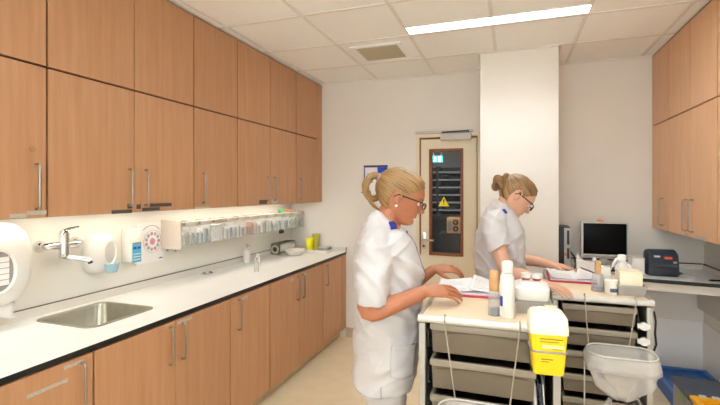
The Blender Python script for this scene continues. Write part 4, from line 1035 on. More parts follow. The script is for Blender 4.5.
def hairmat(name, light, dark):
    m = bpy.data.materials.new(name); m.use_nodes = True
    nt = m.node_tree; N = nt.nodes; L = nt.links; b_ = N['Principled BSDF']
    at = N.new('ShaderNodeAttribute'); at.attribute_name = 'strand'
    nz = N.new('ShaderNodeTexNoise'); nz.noise_dimensions = '3D'; nz.inputs['Scale'].default_value = 1.0; nz.inputs['Detail'].default_value = 5
    mp = N.new('ShaderNodeMapping'); mp.inputs['Scale'].default_value = (26, 1.2, 1)
    L.new(at.outputs['Vector'], mp.inputs['Vector']); L.new(mp.outputs['Vector'], nz.inputs['Vector'])
    rp = N.new('ShaderNodeValToRGB'); rp.color_ramp.elements[0].position = .36; rp.color_ramp.elements[1].position = .66
    rp.color_ramp.elements[0].color = lin(dark); rp.color_ramp.elements[1].color = lin(light)
    L.new(nz.outputs['Fac'], rp.inputs['Fac']); L.new(rp.outputs['Color'], b_.inputs['Base Color'])
    b_.inputs['Roughness'].default_value = .42
    bn = N.new('ShaderNodeBump'); bn.inputs['Strength'].default_value = .5; bn.inputs['Distance'].default_value = .003
    L.new(nz.outputs['Fac'], bn.inputs['Height']); L.new(bn.outputs['Normal'], b_.inputs['Normal'])
    return m

def interp(tab, z):
    if z <= tab[0][0]: return tab[0][1:]
    for a, c in zip(tab[:-1], tab[1:]):
        if z <= c[0]:
            t = (z - a[0]) / (c[0] - a[0]); t = t * t * (3 - 2 * t) * .5 + t * .5
            return tuple(p + (q - p) * t for p, q in zip(a[1:], c[1:]))
    return tab[-1][1:]

#        z      front  back   halfwidth
HEAD = [(-.118, .052, .006, .014), (-.112, .070, -.004, .026), (-.104, .080, -.014, .035), (-.092, .085, -.028, .044), (-.078, .0835, -.044, .052), (-.064, .087, -.058, .058),
        (-.050, .0865, -.072, .064), (-.030, .086, -.088, .070), (-.008, .087, -.098, .0745), (.010, .0945, -.102, .0765), (.032, .0945, -.104, .078),
        (.058, .086, -.099, .075), (.082, .066, -.084, .064), (.098, .042, -.062, .046), (.107, .018, -.036, .024), (.110, -.006, -.012, .003)]
NOSE = [(-.052, 0.), (-.047, .006), (-.040, .027), (-.033, .033), (-.022, .024), (-.010, .014), (.004, .005), (.012, 0.)]
def head_pt(th, z, off=0.0, face=True):
    xf, xb, w = interp(HEAD, z)
    c_, s_ = math.cos(th), math.sin(th)
    cx = -.012 if xb < -.02 < xf else (xf + xb) / 2
    ext = (xf - cx) if c_ >= 0 else (cx - xb)
    e = 2.25 if c_ >= 0 else 2.0
    cc = math.copysign(abs(c_) ** (2 / e), c_); ss = math.copysign(abs(s_) ** (2 / e), s_)
    x = cx + ext * cc; y = w * ss
    if face and c_ > 0:
        nh = interp(NOSE, z)[0] if -.052 < z < .012 else 0
        sg = .0075 + .006 * max(0, min(1, (.0 - z) / .04))
        x += nh * math.exp(-(y / sg) ** 2)
        for sy in (-1, 1):   # eye sockets and cheeks
            x -= .010 * math.exp(-((y - sy * .031) / .015) ** 2 - ((z + .004) / .011) ** 2)
            x += .004 * math.exp(-((y - sy * .036) / .016) ** 2 - ((z + .030) / .014) ** 2)
            x += .003 * math.exp(-((y - sy * .028) / .018) ** 2 - ((z - .014) / .006) ** 2)
        x += .0045 * math.exp(-(y / .020) ** 2) * (math.exp(-((z + .059) / .0038) ** 2) + math.exp(-((z + .068) / .004) ** 2))
        x -= .003 * math.exp(-(y / .022) ** 2 - ((z + .0635) / .002) ** 2)
        x -= .004 * math.exp(-(y / .022) ** 2 - ((z + .078) / .005) ** 2)
        x += .003 * math.exp(-(y / .014) ** 2 - ((z + .096) / .009) ** 2)
    if off:
        d_ = V((x - cx, y, (z - .01) * .9))
        if d_.length > 1e-6:
            d_.normalize(); return V((x, y, z)) + d_ * off
    return V((x, y, z))

def add_head(b, M_):
    rows = []
    nth = 88
    zs = [-.118 + .228 * k / 84 for k in range(85)]
    for z in zs:
        r = []
        for k in range(nth):
            ph = 2 * PI * k / nth
            th = ph - .45 * math.sin(ph)
            r.append(M_ @ head_pt(th, z))
        rows.append(r)
    b.loft(rows)
    for sy in (-1, 1):      # ears
        pts = []
        for k in range(14):
            a = math.radians(-100 + 300 * k / 13)
            pts.append(M_ @ V((-.018 - .013 * math.cos(a) * 1.05 - .003, sy * (.078 + .006 * math.sin(a * .5) + .004 - .006 * math.cos(a)), -.008 + .027 * math.sin(a) + .004)))
        b.tube(pts, [.0042] * 13 + [.005], 8)
        b.sphere(M_ @ V((-.018, sy * .077, -.006)), (.011, .005, .022), 12, 10, mtx=M_.to_3x3().to_4x4().normalized() if False else None)
        b.sphere(M_ @ V((-.012, sy * .0765, -.032)), (.007, .005, .008), 10, 8)

def limb(b, pts, rad, n=14, flat=1.0, steps=5, ends=True):
    """smooth tapered tube through joints"""
    P = [V(p) for p in pts]; out = []; rr = []
    for i in range(len(P) - 1):
        p0 = P[max(i - 1, 0)]; p1 = P[i]; p2 = P[i + 1]; p3 = P[min(i + 2, len(P) - 1)]
        for k in range(steps):
            t = k / steps
            out.append(.5 * ((2 * p1) + (p2 - p0) * t + (2 * p0 - 5 * p1 + 4 * p2 - p3) * t * t + (3 * p1 - p0 - 3 * p2 + p3) * t ** 3))
            rr.append(rad[i] + (rad[i + 1] - rad[i]) * t)
    out.append(P[-1]); rr.append(rad[-1])
    b.tube(out, rr, n, flat=flat)
    if ends:
        b.sphere(P[-1], rad[-1] * .98, 12, 8)
    b.sphere(P[0], rad[0] * .98, 12, 8)

def add_hand(b, wrist, d, nrm, side, curls, spread=1.0, thumb=(.75, .65, -.25), sc=1.0):
    d = V(d).normalized(); s_ = V(side); s_ = (s_ - d * s_.dot(d)).normalized()
    n = d.cross(s_).normalized()
    if n.dot(V(nrm)) < 0: n = -n
    W = V(wrist)
    rings = []
    for u, hw, ht, rise in ((-.012, .026, .019, 0), (.012, .029, .0185, .001), (.04, .037, .0165, .003), (.066, .041, .0145, .004), (.084, .040, .012, .003), (.094, .036, .009, .001)):
        c_ = W + d * u * sc + n * rise * sc
        rings.append([c_ + s_ * (hw * sc * math.copysign(abs(math.cos(a)) ** .8, math.cos(a))) + n * (ht * sc * math.copysign(abs(math.sin(a)) ** .9, math.sin(a))) for a in [2 * PI * k / 16 for k in range(16)]])
    b.loft(rings)
    spec = ((.030, .044, .026, .021, .0086, .088, 7), (.0102, .048, .029, .022, .0088, .092, 2), (-.0102, .045, .027, .021, .0084, .089, -3), (-.0295, .035, .021, .018, .0074, .081, -9))
    for (o, l1, l2, l3, r, base, ang), cu in zip(spec, curls):
        dirn = (d * math.cos(math.radians(ang * spread)) + s_ * math.sin(math.radians(ang * spread))).normalized()
        p = W + d * (base - .018) * sc + s_ * o * sc * (1 + .06 * spread) + n * .002 * sc
        pts = [p]; q = W + d * base * sc + s_ * o * sc * (1 + .08 * spread) + n * .003 * sc; pts.append(q)
        a = 0; rs = [r * sc * 1.05, r * sc * 1.06]
        for ln, c_, rk in zip((l1, l2, l3), cu, (.98, .9, .72)):
            a += math.radians(c_)
            q = q + (dirn * math.cos(a) - n * math.sin(a)) * ln * sc
            pts.append(q); rs.append(r * sc * rk)
        fin = []; frs = []
        for i in range(len(pts) - 1):
            for k in range(3):
                t = k / 3; fin.append(pts[i].lerp(pts[i + 1], t)); frs.append(rs[i] + (rs[i + 1] - rs[i]) * t)
        fin.append(pts[-1]); frs.append(rs[-1])
        b.tube(fin, frs, 10); b.sphere(pts[-1], rs[-1] * 1.0, 10, 8); b.sphere(pts[2], r * sc * 1.02, 10, 8)
    td_ = (d * thumb[0] + s_ * thumb[1] + n * thumb[2]).normalized()
    p0 = W + d * .018 * sc + s_ * .020 * sc - n * .003 * sc
    p1 = p0 + (td_ * .6 + s_ * .4).normalized() * .036 * sc; p2 = p1 + td_ * .034 * sc; p3 = p2 + (td_ + d * .35 - s_ * .12).normalized() * .027 * sc
    b.tube([p0, p1, p1.lerp(p2, .5), p2, p3], [.0145 * sc, .0115 * sc, .010 * sc, .0098 * sc, .0075 * sc], 10); b.sphere(p3, .0075 * sc, 10, 8); b.sphere(p0, .0145 * sc, 10, 8)

def remesh(b, voxel, name, iters=2, fac=.5):
    me = b.mesh(name + '_raw')
    o = bpy.data.objects.new(name + '_raw', me); COL.objects.link(o)
    r = o.modifiers.new('r', 'REMESH'); r.mode = 'VOXEL'; r.voxel_size = voxel
    s_ = o.modifiers.new('s', 'SMOOTH'); s_.factor = fac; s_.iterations = iters
    dg = bpy.context.evaluated_depsgraph_get(); dg.update()
    out = bpy.data.meshes.new_from_object(o.evaluated_get(dg))
    out.name = name
    bpy.data.objects.remove(o); bpy.data.meshes.remove(me)
    return out

def super_ring(a0, a1, hw, z, bend=0.0, n=48, e=2.35, tiltz=0.0):
    ca = (a0 + a1) / 2; ha = (a1 - a0) / 2
    out = []
    for k in range(n):
        t = 2 * PI * k / n; c_, s_ = math.cos(t), math.sin(t)
        out.append(V((ca + ha * math.copysign(abs(c_) ** (2 / e), c_), hw * math.copysign(abs(s_) ** (2 / e), s_), z + tiltz * c_)))
    return out

HAIRLINE = [(0, .066), (25, .066), (45, .056), (62, .036), (78, .012), (88, -.010), (94, -.004), (100, .018), (108, .016), (116, -.020), (128, -.070), (150, -.086), (180, -.090)]
def add_hair(name, m, parent, M_, tie, thick=.015):
    b = B()
    nth, nt_ = 120, 40
    lay = b.bm.verts.layers.float_vector.new('strand')
    T = V(tie)
    rowsO = []; rowsI = []
    for i in range(nt_ + 1):
        t = i / nt_
        ro, ri = [], []
        for k in range(nth):
            th = 2 * PI * k / nth
            dg = abs(math.degrees(th if th <= PI else th - 2 * PI))
            z0 = interp(HAIRLINE, dg)[0]
            z = z0 + (.1085 - z0) * (t ** .85)
            tk = thick * min(1, .30 + 1.6 * t) * (1.0 if dg < 100 else 1.15)
            base = head_pt(th, z, 0, False)
            rel = base - T
            az = math.atan2(rel.y, rel.z + .3 * rel.x); dist = rel.length
            rid = .0011 * math.sin(az * 46 + 3 * math.sin(az * 7)) + .0009 * math.sin(az * 23 + 1.3)
            p = head_pt(th, z, tk + rid, False)
            v = b.bm.verts.new(M_ @ p); v[lay] = (az, dist * 10, 0); ro.append(v)
            w = b.bm.verts.new(M_ @ head_pt(th, z, -.004, False)); w[lay] = (az, dist * 10, 0); ri.append(w)
        rowsO.append(ro); rowsI.append(ri)
    for rows in (rowsO, rowsI):
        for a, c_ in zip(rows[:-1], rows[1:]):
            for k in range(nth):
                b.bm.faces.new((a[k], a[(k + 1) % nth], c_[(k + 1) % nth], c_[k]))
    for k in range(nth):
        b.bm.faces.new((rowsO[0][k], rowsI[0][k], rowsI[0][(k + 1) % nth], rowsO[0][(k + 1) % nth]))
    b.bm.faces.new(rowsO[-1]); b.bm.faces.new(rowsI[-1])
    return b.obj(name, m, parent, local=True, ang=80)

def lock(b, pts, rad, n=18, seed=0, wob=.0016, flat=1.0):
    lay = b.bm.verts.layers.float_vector.get('strand') or b.bm.verts.layers.float_vector.new('strand')
    before = set(b.bm.verts)
    P = [V(p) for p in pts]; out = []; rr = []
    for i in range(len(P) - 1):
        p0 = P[max(i - 1, 0)]; p1 = P[i]; p2 = P[i + 1]; p3 = P[min(i + 2, len(P) - 1)]
        for k in range(6):
            t = k / 6
            out.append(.5 * ((2 * p1) + (p2 - p0) * t + (2 * p0 - 5 * p1 + 4 * p2 - p3) * t * t + (3 * p1 - p0 - 3 * p2 + p3) * t ** 3)); rr.append(rad[i] + (rad[i + 1] - rad[i]) * t)
    out.append(P[-1]); rr.append(rad[-1])
    b.tube(out, rr, n, flat=flat)
    nv = [v for v in b.bm.verts if v not in before]
    for i, v in enumerate(nv):
        ring, q = divmod(i, n)
        c_ = out[ring]
        v.co += (v.co - c_).normalized() * wob * math.sin(q * 2.7 + seed)
        v[lay] = (q * .41 + seed, ring * .12, 0)

def spectacles(parent, M_):
    t = B()
    for sy in (-1, 1):
        pts = [M_ @ V((.104 - abs(p[0]) * .09 - .012 * ((abs(sy * .034 + p[0]) - .034)) / .03, sy * .034 + p[0], -.008 + p[1])) for p in [(.025 * math.copysign(abs(math.cos(a)) ** .7, math.cos(a)), .0135 * math.copysign(abs(math.sin(a)) ** .7, math.sin(a))) for a in [2 * PI * k / 28 for k in range(28)]]]
        t.tube(pts, .0028, 6, closed=True)
        t.tube([M_ @ V((.090, sy * .062, .002)), M_ @ V((.084, sy * .074, .004)), M_ @ V((.03, sy * .083, .003)), M_ @ V((-.02, sy * .083, .004)), M_ @ V((-.036, sy * .081, -.012))], .003, 6)
    t.tube([M_ @ V((.105, -.010, -.002)), M_ @ V((.109, 0, .001)), M_ @ V((.105, .010, -.002))], .0022, 6)
    g = t.obj('spectacles', SPEC, parent, local=True)
    for sy in (-1, 1):
        l_ = B(); pts = [M_ @ V((.1035 - abs(p[0]) * .09 - .012 * ((abs(sy * .034 + p[0]) - .034)) / .03, sy * .034 + p[0], -.008 + p[1])) for p in [(.024 * math.copysign(abs(math.cos(a)) ** .7, math.cos(a)), .0128 * math.copysign(abs(math.sin(a)) ** .7, math.sin(a))) for a in [2 * PI * k / 28 for k in range(28)]]]
        l_.bm.faces.new(l_.ring(pts)); l_.obj('lens', LENS, g, local=True)
    return g

def eyes(parent, M_):
    for sy in (-1, 1):
        e = B(); e.sphere(M_ @ V((.0745, sy * .031, -.005)), .0112, 18, 12); eo = e.obj('eye', EYEW, parent, local=True)
        dr = (M_.to_3x3() @ V((.93, 0, -.36))).normalized()
        c_ = M_ @ V((.0745, sy * .031, -.005))
        e = B(); e.cyl(c_ + dr * .0092, c_ + dr * .0117, .0056, .0046, 14); e.obj('iris', IRIS, eo, local=True)
        # upper lid
        e = B(); rows = []
        for i in range(7):
            el = math.radians(6 + 74 * i / 6)
            rows.append([c_ + M_.to_3x3() @ V((math.cos(el) * math.cos(az) * .0122, math.cos(el) * math.sin(az) * .0122, math.sin(el) * .0122)) for az in [math.radians(-75 + 150 * j / 10) for j in range(11)]])
        e.grid(rows); e.obj('eyelid', parent['skin'] and bpy.data.materials[parent['skin']], eo, local=True)

def project(bvh, pts, dirn, off):
    out = []
    for p in pts:
        h = bvh.ray_cast(V(p), V(dirn))
        if h[0] is None:
            h = bvh.find_nearest(V(p) + V(dirn) * .88); out.append(h[0] + h[1] * off)
        else:
            nn = h[1] if h[1].dot(V(dirn)) < 0 else -h[1]
            out.append(h[0] + nn * off)
    return out

def patch(name, bvh, quad, dirn, off, m, parent, nu=10, nv=10, thick=.002):
    """cloth patch laid on the garment: quad of 4 start points, projected along dirn"""
    q = [V(p) for p in quad]; rows = []
    for i in range(nv + 1):
        a = q[0].lerp(q[3], i / nv); c_ = q[1].lerp(q[2], i / nv)
        rows.append(project(bvh, [a.lerp(c_, j / nu) for j in range(nu + 1)], dirn, off))
    b = B(); b.grid(rows); o = b.obj(name, m, parent, local=True)
    s_ = o.modifiers.new('thickness', 'SOLIDIFY'); s_.thickness = thick; s_.offset = 0
    return o

def wrinkle(me, amp, seed, zones=()):
    nrm = [v.normal.copy() for v in me.vertices]
    for v in me.vertices:
        p = v.co.copy()
        w = amp * (noise.noise(V((p.x * 9 + seed, p.y * 9, p.z * 4.5))) + .5 * noise.noise(V((p.x * 22, p.y * 22 + seed, p.z * 11))))
        q1 = V((p.x * .82 + p.z * .57, p.y, -p.x * .57 + p.z * .82)); q2 = V((p.x * .75 - p.z * .66, p.y, p.x * .66 + p.z * .75))
        r1 = 1 - abs(noise.noise(V((q1.x * 4 + seed, q1.y * 5, q1.z * 13)))) * 2.2; r2 = 1 - abs(noise.noise(V((q2.x * 4, q2.y * 5 + seed, q2.z * 12)))) * 2.2
        w += amp * 1.0 * (max(0, r1) ** 3 + max(0, r2) ** 3 - .5)
        for (c_, rad, dirv, freq, a2) in zones:
            dd = (p - V(c_)).length
            if dd < rad:
                w += a2 * (1 - dd / rad) ** 1.2 * math.sin(freq * p.dot(V(dirv)) + 2.5 * noise.noise(p * 9))
        v.co += nrm[v.index] * w

def person(label, root_loc, P):
    t = thing('person', label, 'person', root_loc, None, YAW)
    M_ = Matrix.Translation(P['head']) @ Matrix.Rotation(math.radians(P['yaw']), 4, 'Z') @ Matrix.Rotation(math.radians(P['pitch']), 4, 'Y') @ Matrix.Diagonal((P['hs'] * P.get('hx', 1), P['hs'], P['hs'], 1))
    skin = P['skin']
    # ---- body: head, neck, trunk, arms, hands and legs as one surface
    b = B()
    add_head(b, M_)
    limb(b, P['neck'], P['neck_r'], 18)
    tr = P['tunic']
    ins = .016
    b.loft([super_ring(a0 + ins, a1 - ins, hw - ins, z, n=36) for z, a0, a1, hw in P['trunk']])
    for arm in P['arms']:
        limb(b, arm['pts'], arm['r'], 16)
        add_hand(b, arm['wrist'], arm['d'], arm['n'], arm['s'], arm['curl'], arm.get('spread', 1), arm.get('thumb', (.75, .65, -.25)), arm.get('sc', 1))
    for sy in (-1, 1):
        limb(b, [(P['hip'][0], sy * .085, P['hip'][1]), (P['knee'][0], sy * .09, .49), (P['ankle'], sy * .09, .09)], [.088, .056, .042], 16)
        limb(b, [(P['ankle'] - .02, sy * .09, .07), (P['ankle'] + .08, sy * .095, .05), (P['ankle'] + .14, sy * .10, .045)], [.042, .036, .028], 14)
    me = remesh(b, .0036, 'body', 2, .45)
    me.materials.clear(); me.materials.append(skin); me.materials.append(LIP); me.materials.append(BROW)
    inv = M_.inverted()
    for p in me.polygons:
        q = inv @ p.center
        if q.x > .07 and abs(q.y) < .023 and -.073 < q.z < -.0545 and q.x > .083:
            p.material_index = 1
        elif q.x > .06 and .014 < abs(q.y) < .052 and abs(q.z - (.0165 - .05 * max(0, abs(q.y) - .038))) < .0028:
            p.material_index = 2
    body = link('body', me, None, t, local=True, ang=None)
    body['skin'] = skin.name
    eyes(body, M_)
    # ---- tunic
    b = B()
    b.loft([super_ring(a0, a1, hw, z, tiltz=P['neck_tilt'][i] if i < len(P['neck_tilt']) else 0) for i, (z, a0, a1, hw) in enumerate(tr)])
    for sl in P['sleeves']:
        limb(b, sl['pts'], sl['r'], 22, ends=False)
    me = remesh(b, .006, 'tunic', 4, .5)
    wrinkle(me, .0065, P['seed'], [(c_, r_, d_, f_, a_ * 1.7) for c_, r_, d_, f_, a_ in P['zones']])
    me.materials.clear(); me.materials.append(FABRIC)
    tu = link('tunic', me, None, t, local=True, ang=None)
    bv = BVHTree.FromPolygons([v.co.copy() for v in me.vertices], [tuple(p.vertices) for p in me.polygons])
    # ---- trousers and shoes
    b = B()
    b.loft([super_ring(P['hip'][0] - .14, P['hip'][0] + .13, .175, z, n=36) for z in (.92, .86, .78, .72)])
    for sy in (-1, 1):
        limb(b, [(P['hip'][0], sy * .09, .80), (P['knee'][0], sy * .095, .49), (P['ankle'], sy * .095, .12)], [.108, .085, .075], 18)
    me = remesh(b, .008, 'trousers', 3, .5); wrinkle(me, .004, P['seed'] + 5)
    me.materials.clear(); me.materials.append(FABP); link('trousers', me, None, t, local=True, ang=None)
    for sy in (-1, 1):
        b = B(); b.loft([[V((P['ankle'] + x + (w_ * 0), sy * .10 + yy, zz)) for yy, zz in [(w_ * math.cos(a), .0008 + max(0, h_ * (.5 + .5 * math.sin(a)))) for a in [2 * PI * k / 18 for k in range(18)]]] for x, w_, h_ in ((-.085, .022, .05), (-.075, .036, .085), (-.02, .042, .10), (.05, .047, .09), (.12, .048, .07), (.165, .036, .055), (.178, .018, .035))]); b.obj('shoe', SHOE, t, local=True)
    return t, body, tu, bv, M_

# nearer nurse
d0 = 2.08
near_loc = (.1198 * math.cos(YAW) - d0 * math.sin(YAW), .1198 * math.sin(YAW) + d0 * math.cos(YAW), 0)
def NL(px, py, d):     # authoring frame: right of the nurse, away from the camera, up
    return V(((px - 360) / 434 * d - .1198, d - d0, CAMZ - (py - 191) / 434 * d))
nt_ = []
for py, l, r, hw in ((220, 377, 404, .075), (225, 368, 407, .13), (231, 362, 410, .172), (238, 358, 412, .193), (248, 355, 416, .20), (260, 353, 421.5, .196), (272, 352.5, 422.5, .19), (290, 354, 420.5, .186), (310, 355.5, 419, .186), (330, 355.5, 418.5, .194), (345, 354, 418, .204), (360, 353, 416.5, .208), (374, 352.8, 414, .211), (378, 353, 413, .21)):
    nt_.append((CAMZ - (py - 191) / 208.65, (l - 385) / 208.65, (r - 385) / 208.65, hw))
trunk_n = [(1.455, -.05, .055, .06), (1.40, -.085, .10, .15), (1.33, -.11, .125, .17), (1.2, -.11, .15, .165), (1.05, -.10, .14, .155), (.95, -.12, .13, .17), (.85, -.13, .12, .175), (.78, -.11, .10, .165)]
near = dict(
    head=(.078, 0, 1.553), yaw=0, pitch=20, hs=1.06, hx=1.06, skin=SKIN_N, seed=1.3,
    neck=[(-.005, 0, 1.40), (.012, 0, 1.455), (.048, 0, 1.52)], neck_r=[.066, .055, .054],
    trunk=trunk_n, tunic=nt_, hip=(-.01, .88), knee=(-.0, 0), ankle=-.03, neck_tilt=(-.052, -.042, -.026, -.010),
    arms=[dict(pts=[NL(379, 243, 1.92), NL(372, 278, 1.88), NL(368.5, 311, 1.865), NL(397, 303, 1.855), NL(422, 292.5, 1.87)], r=[.048, .046, .043, .038, .029], wrist=NL(424, 291.5, 1.872), d=NL(446, 291.5, 1.895) - NL(424, 291.5, 1.872), n=(0, -.4, 1), s=(0, .92, .40), curl=[(10, 16, 10), (12, 16, 10), (14, 16, 10), (16, 16, 10)], spread=.7, thumb=(.7, .6, -.4), sc=1.06),
          dict(pts=[NL(388, 240, 2.26), NL(392, 280, 2.32), NL(396, 306, 2.36), NL(414, 285, 2.38), NL(432, 270.5, 2.40)], r=[.048, .045, .040, .036, .027], wrist=NL(434, 269.5, 2.405), d=NL(458, 268.5, 2.42) - NL(434, 269.5, 2.405), n=(0, -.3, 1), s=(0, -1, -.35), curl=[(20, 32, 22), (16, 28, 20), (14, 26, 16), (12, 24, 16)], spread=.8, thumb=(.85, .35, -.45))],
    sleeves=[dict(pts=[NL(384, 239, 1.99), NL(377, 246, 1.93), NL(374, 272, 1.89), NL(372.5, 297, 1.865), NL(372.5, 304, 1.862)], r=[.075, .075, .073, .071, .071]),
             dict(pts=[NL(388, 239, 2.18), NL(390, 246, 2.25), NL(396, 272, 2.31), NL(399, 288, 2.34)], r=[.075, .072, .07, .068])],
    zones=[((.03, -.18, 1.12), .22, (.75, 0, .66), 85, .006), ((.0, -.17, 1.25), .2, (.9, 0, -.4), 60, .005), ((-.04, -.17, .78), .25, (.5, 0, -.86), 50, .004), ((.1, -.1, 1.2), .18, (.8, 0, .6), 70, .004)])
pN, bodyN, tunN, bvN, MN = person('woman with blond looped ponytail in white uniform tunic at the front drug trolley', near_loc, near)
HAIR_N = hairmat('blond_hair', (186, 146, 92), (98, 68, 38))
add_hair('hair', HAIR_N, pN, MN, (-.105, 0, .045), .016)
hb_ = B()
tie = NL(381.5, 181, d0)
lock(hb_, [NL(387, 183, d0), tie, NL(376, 175.5, d0 - .01), NL(369.5, 178, d0 - .02), NL(365.5, 185, d0 - .03), NL(366.5, 193, d0 - .03), NL(371, 198.5, d0 - .02), NL(377, 197.5, d0), NL(380.5, 192, d0 + .01), NL(382, 185, d0 + .01)], [.03, .014, .0165, .0175, .017, .016, .015, .014, .013, .011], seed=1)
lock(hb_, [NL(368.5, 191, d0 - .03), NL(369.5, 199, d0 - .03), NL(374, 206, d0 - .02), NL(379, 210, d0)], [.010, .009, .007, .003], seed=4)
lock(hb_, [NL(371, 180, d0 - .045), NL(366, 187, d0 - .05), NL(367, 195, d0 - .04), NL(370.5, 202, d0 - .035)], [.008, .009, .007, .003], seed=7)
hb_.obj('looped_ponytail', HAIR_N, pN, local=True, ang=80)
b = B(); pts = []
ax = (NL(375.5, 178, d0) - NL(386, 182, d0)).normalized(); e1 = V((0, 1, 0)); e2 = ax.cross(e1).normalized()
tie2 = NL(379.2, 178.2, d0)
b.tube([tie2 + (e1 * math.cos(a * PI / 9) + e2 * math.sin(a * PI / 9)) * .0175 for a in range(18)], .0085, 8, closed=True); b.obj('hair_tie', mat('lilac_tie', (206, 168, 196), .7), pN, local=True)
spectacles(pN, MN)
b = B(); b.sphere(MN @ V((-.014, -.083, -.046)), .0068, 14, 10); b.obj('earring', mat('pearl', (240, 232, 220), .2), pN, local=True)
b = B(); b.sphere(MN @ V((-.014, .083, -.046)), .0068, 14, 10); b.obj('earring', mat('pearl', (240, 232, 220), .2), pN, local=True)

def near_patch(name, pix, off, m, d_=1.2, **kw):
    q = [NL(p[0], p[1], d0 - .16) for p in pix]
    q = [V((p.x * 1.0, -1.0, p.z)) for p in q]
    return patch(name, bvN, q, (0, 1, 0), off, m, tunN, **kw)
near_patch('pocket', [(391, 343), (415.5, 345), (413, 376), (389, 373)], .006, FABP, thick=.006)
near_patch('pocket_hem', [(390.8, 342.5), (415.8, 344.5), (415.5, 348.5), (390.4, 346.5)], .011, FABP, thick=.004)
near_patch('shoulder_tab', [(389.5, 224), (396, 223.5), (397, 230), (390.5, 230.5)], .006, NAVY, thick=.004, nu=4, nv=4)
near_patch('side_slit', [(379.5, 382), (381, 382), (381.5, 398), (380, 398)], .0015, SEAM, nu=2, thick=.001)
near_patch('hem_seam', [(356, 391.5), (410, 394.5), (410, 395.3), (356, 392.3)], .001, SEAM, nu=24, nv=1, thick=.0008)
# front opening with dark zip line, collar and snaps
def front_strip(name, bv, tun, pts, w, off, m, ydir, thick=.002):
    rows = []
    for (a, z) in pts:
        st = [V((a + 1.0, ydir + k, z)) for k in (-w, 0, w)]
        rows.append(project(bv, st, (-1, 0, 0), off))
    b = B(); b.grid(rows); o = b.obj(name, m, tun, local=True); s_ = o.modifiers.new('t', 'SOLIDIFY'); s_.thickness = thick; s_.offset = 0
zs = [1.405 - .022 * k for k in range(36)]
front_strip('placket', bvN, tunN, [(0, z) for z in zs], .018, .003, FABP, -.02, .003)
front_strip('zip_line', bvN, tunN, [(0, z) for z in zs[1:24]], .0028, .006, mat('zip_grey', (96, 92, 96), .5), -.085)
for z in (1.385,):
    st = project(bvN, [V((1, -.055, z))], (-1, 0, 0), .004)
    b = B(); b.sphere(st[0], (.005, .008, .008), 12, 8); b.obj('snap', DGREY, tunN, local=True)
def collar(tun, c, hx, hy, z0, z1, tilt, flare, parent_m):
    b = B(); rows = []
    for k in range(6):
        u = k / 5
        rows.append([V((c[0] + (hx + flare * u) * math.cos(a), c[1] + (hy + flare * u) * math.sin(a), z0 + (z1 - z0) * (1 - u) - tilt * math.cos(a) * (1 - .0 * u))) for a in [math.radians(28 + 304 * j / 30) for j in range(31)]])
    b.grid(rows); o = b.obj('collar', parent_m, tun, local=True); s_ = o.modifiers.new('t', 'SOLIDIFY'); s_.thickness = .005; s_.offset = 0
collar(tunN, (.022, 0), .066, .074, 1.398, 1.426, .056, .020, FABRIC)

# farther nurse
d1 = 2.60
L1 = (503 - 360) / 434 * d1
far_loc = (L1 * math.cos(YAW) - d1 * math.sin(YAW), L1 * math.sin(YAW) + d1 * math.cos(YAW), 0)
def FL(px, py, d):
    return V(((px - 360) / 434 * d - L1, d - d1, CAMZ - (py - 191) / 434 * d))
ft_ = []
for py, l, r, hw in ((206, 496, 512, .07), (211, 490, 514.5, .12), (217, 485, 516.5, .16), (224, 481.5, 518.5, .18), (234, 479, 520.5, .187), (246, 477, 522, .185), (258, 476.5, 522, .175), (272, 477, 521.5, .17), (290, 477.5, 521, .172), (310, 477, 521, .18), (330, 476, 521, .188), (345, 476, 520, .19), (350, 476.5, 519.5, .189)):
    ft_.append((CAMZ - (py - 191) / 166.9, (l - 503) / 166.9, (r - 503) / 166.9, hw))
trunk_f = [(1.49, -.035, .05, .055), (1.43, -.07, .075, .13), (1.36, -.10, .09, .155), (1.2, -.11, .10, .15), (1.05, -.11, .09, .14), (.95, -.12, .09, .155), (.85, -.12, .09, .165), (.78, -.10, .08, .155)]
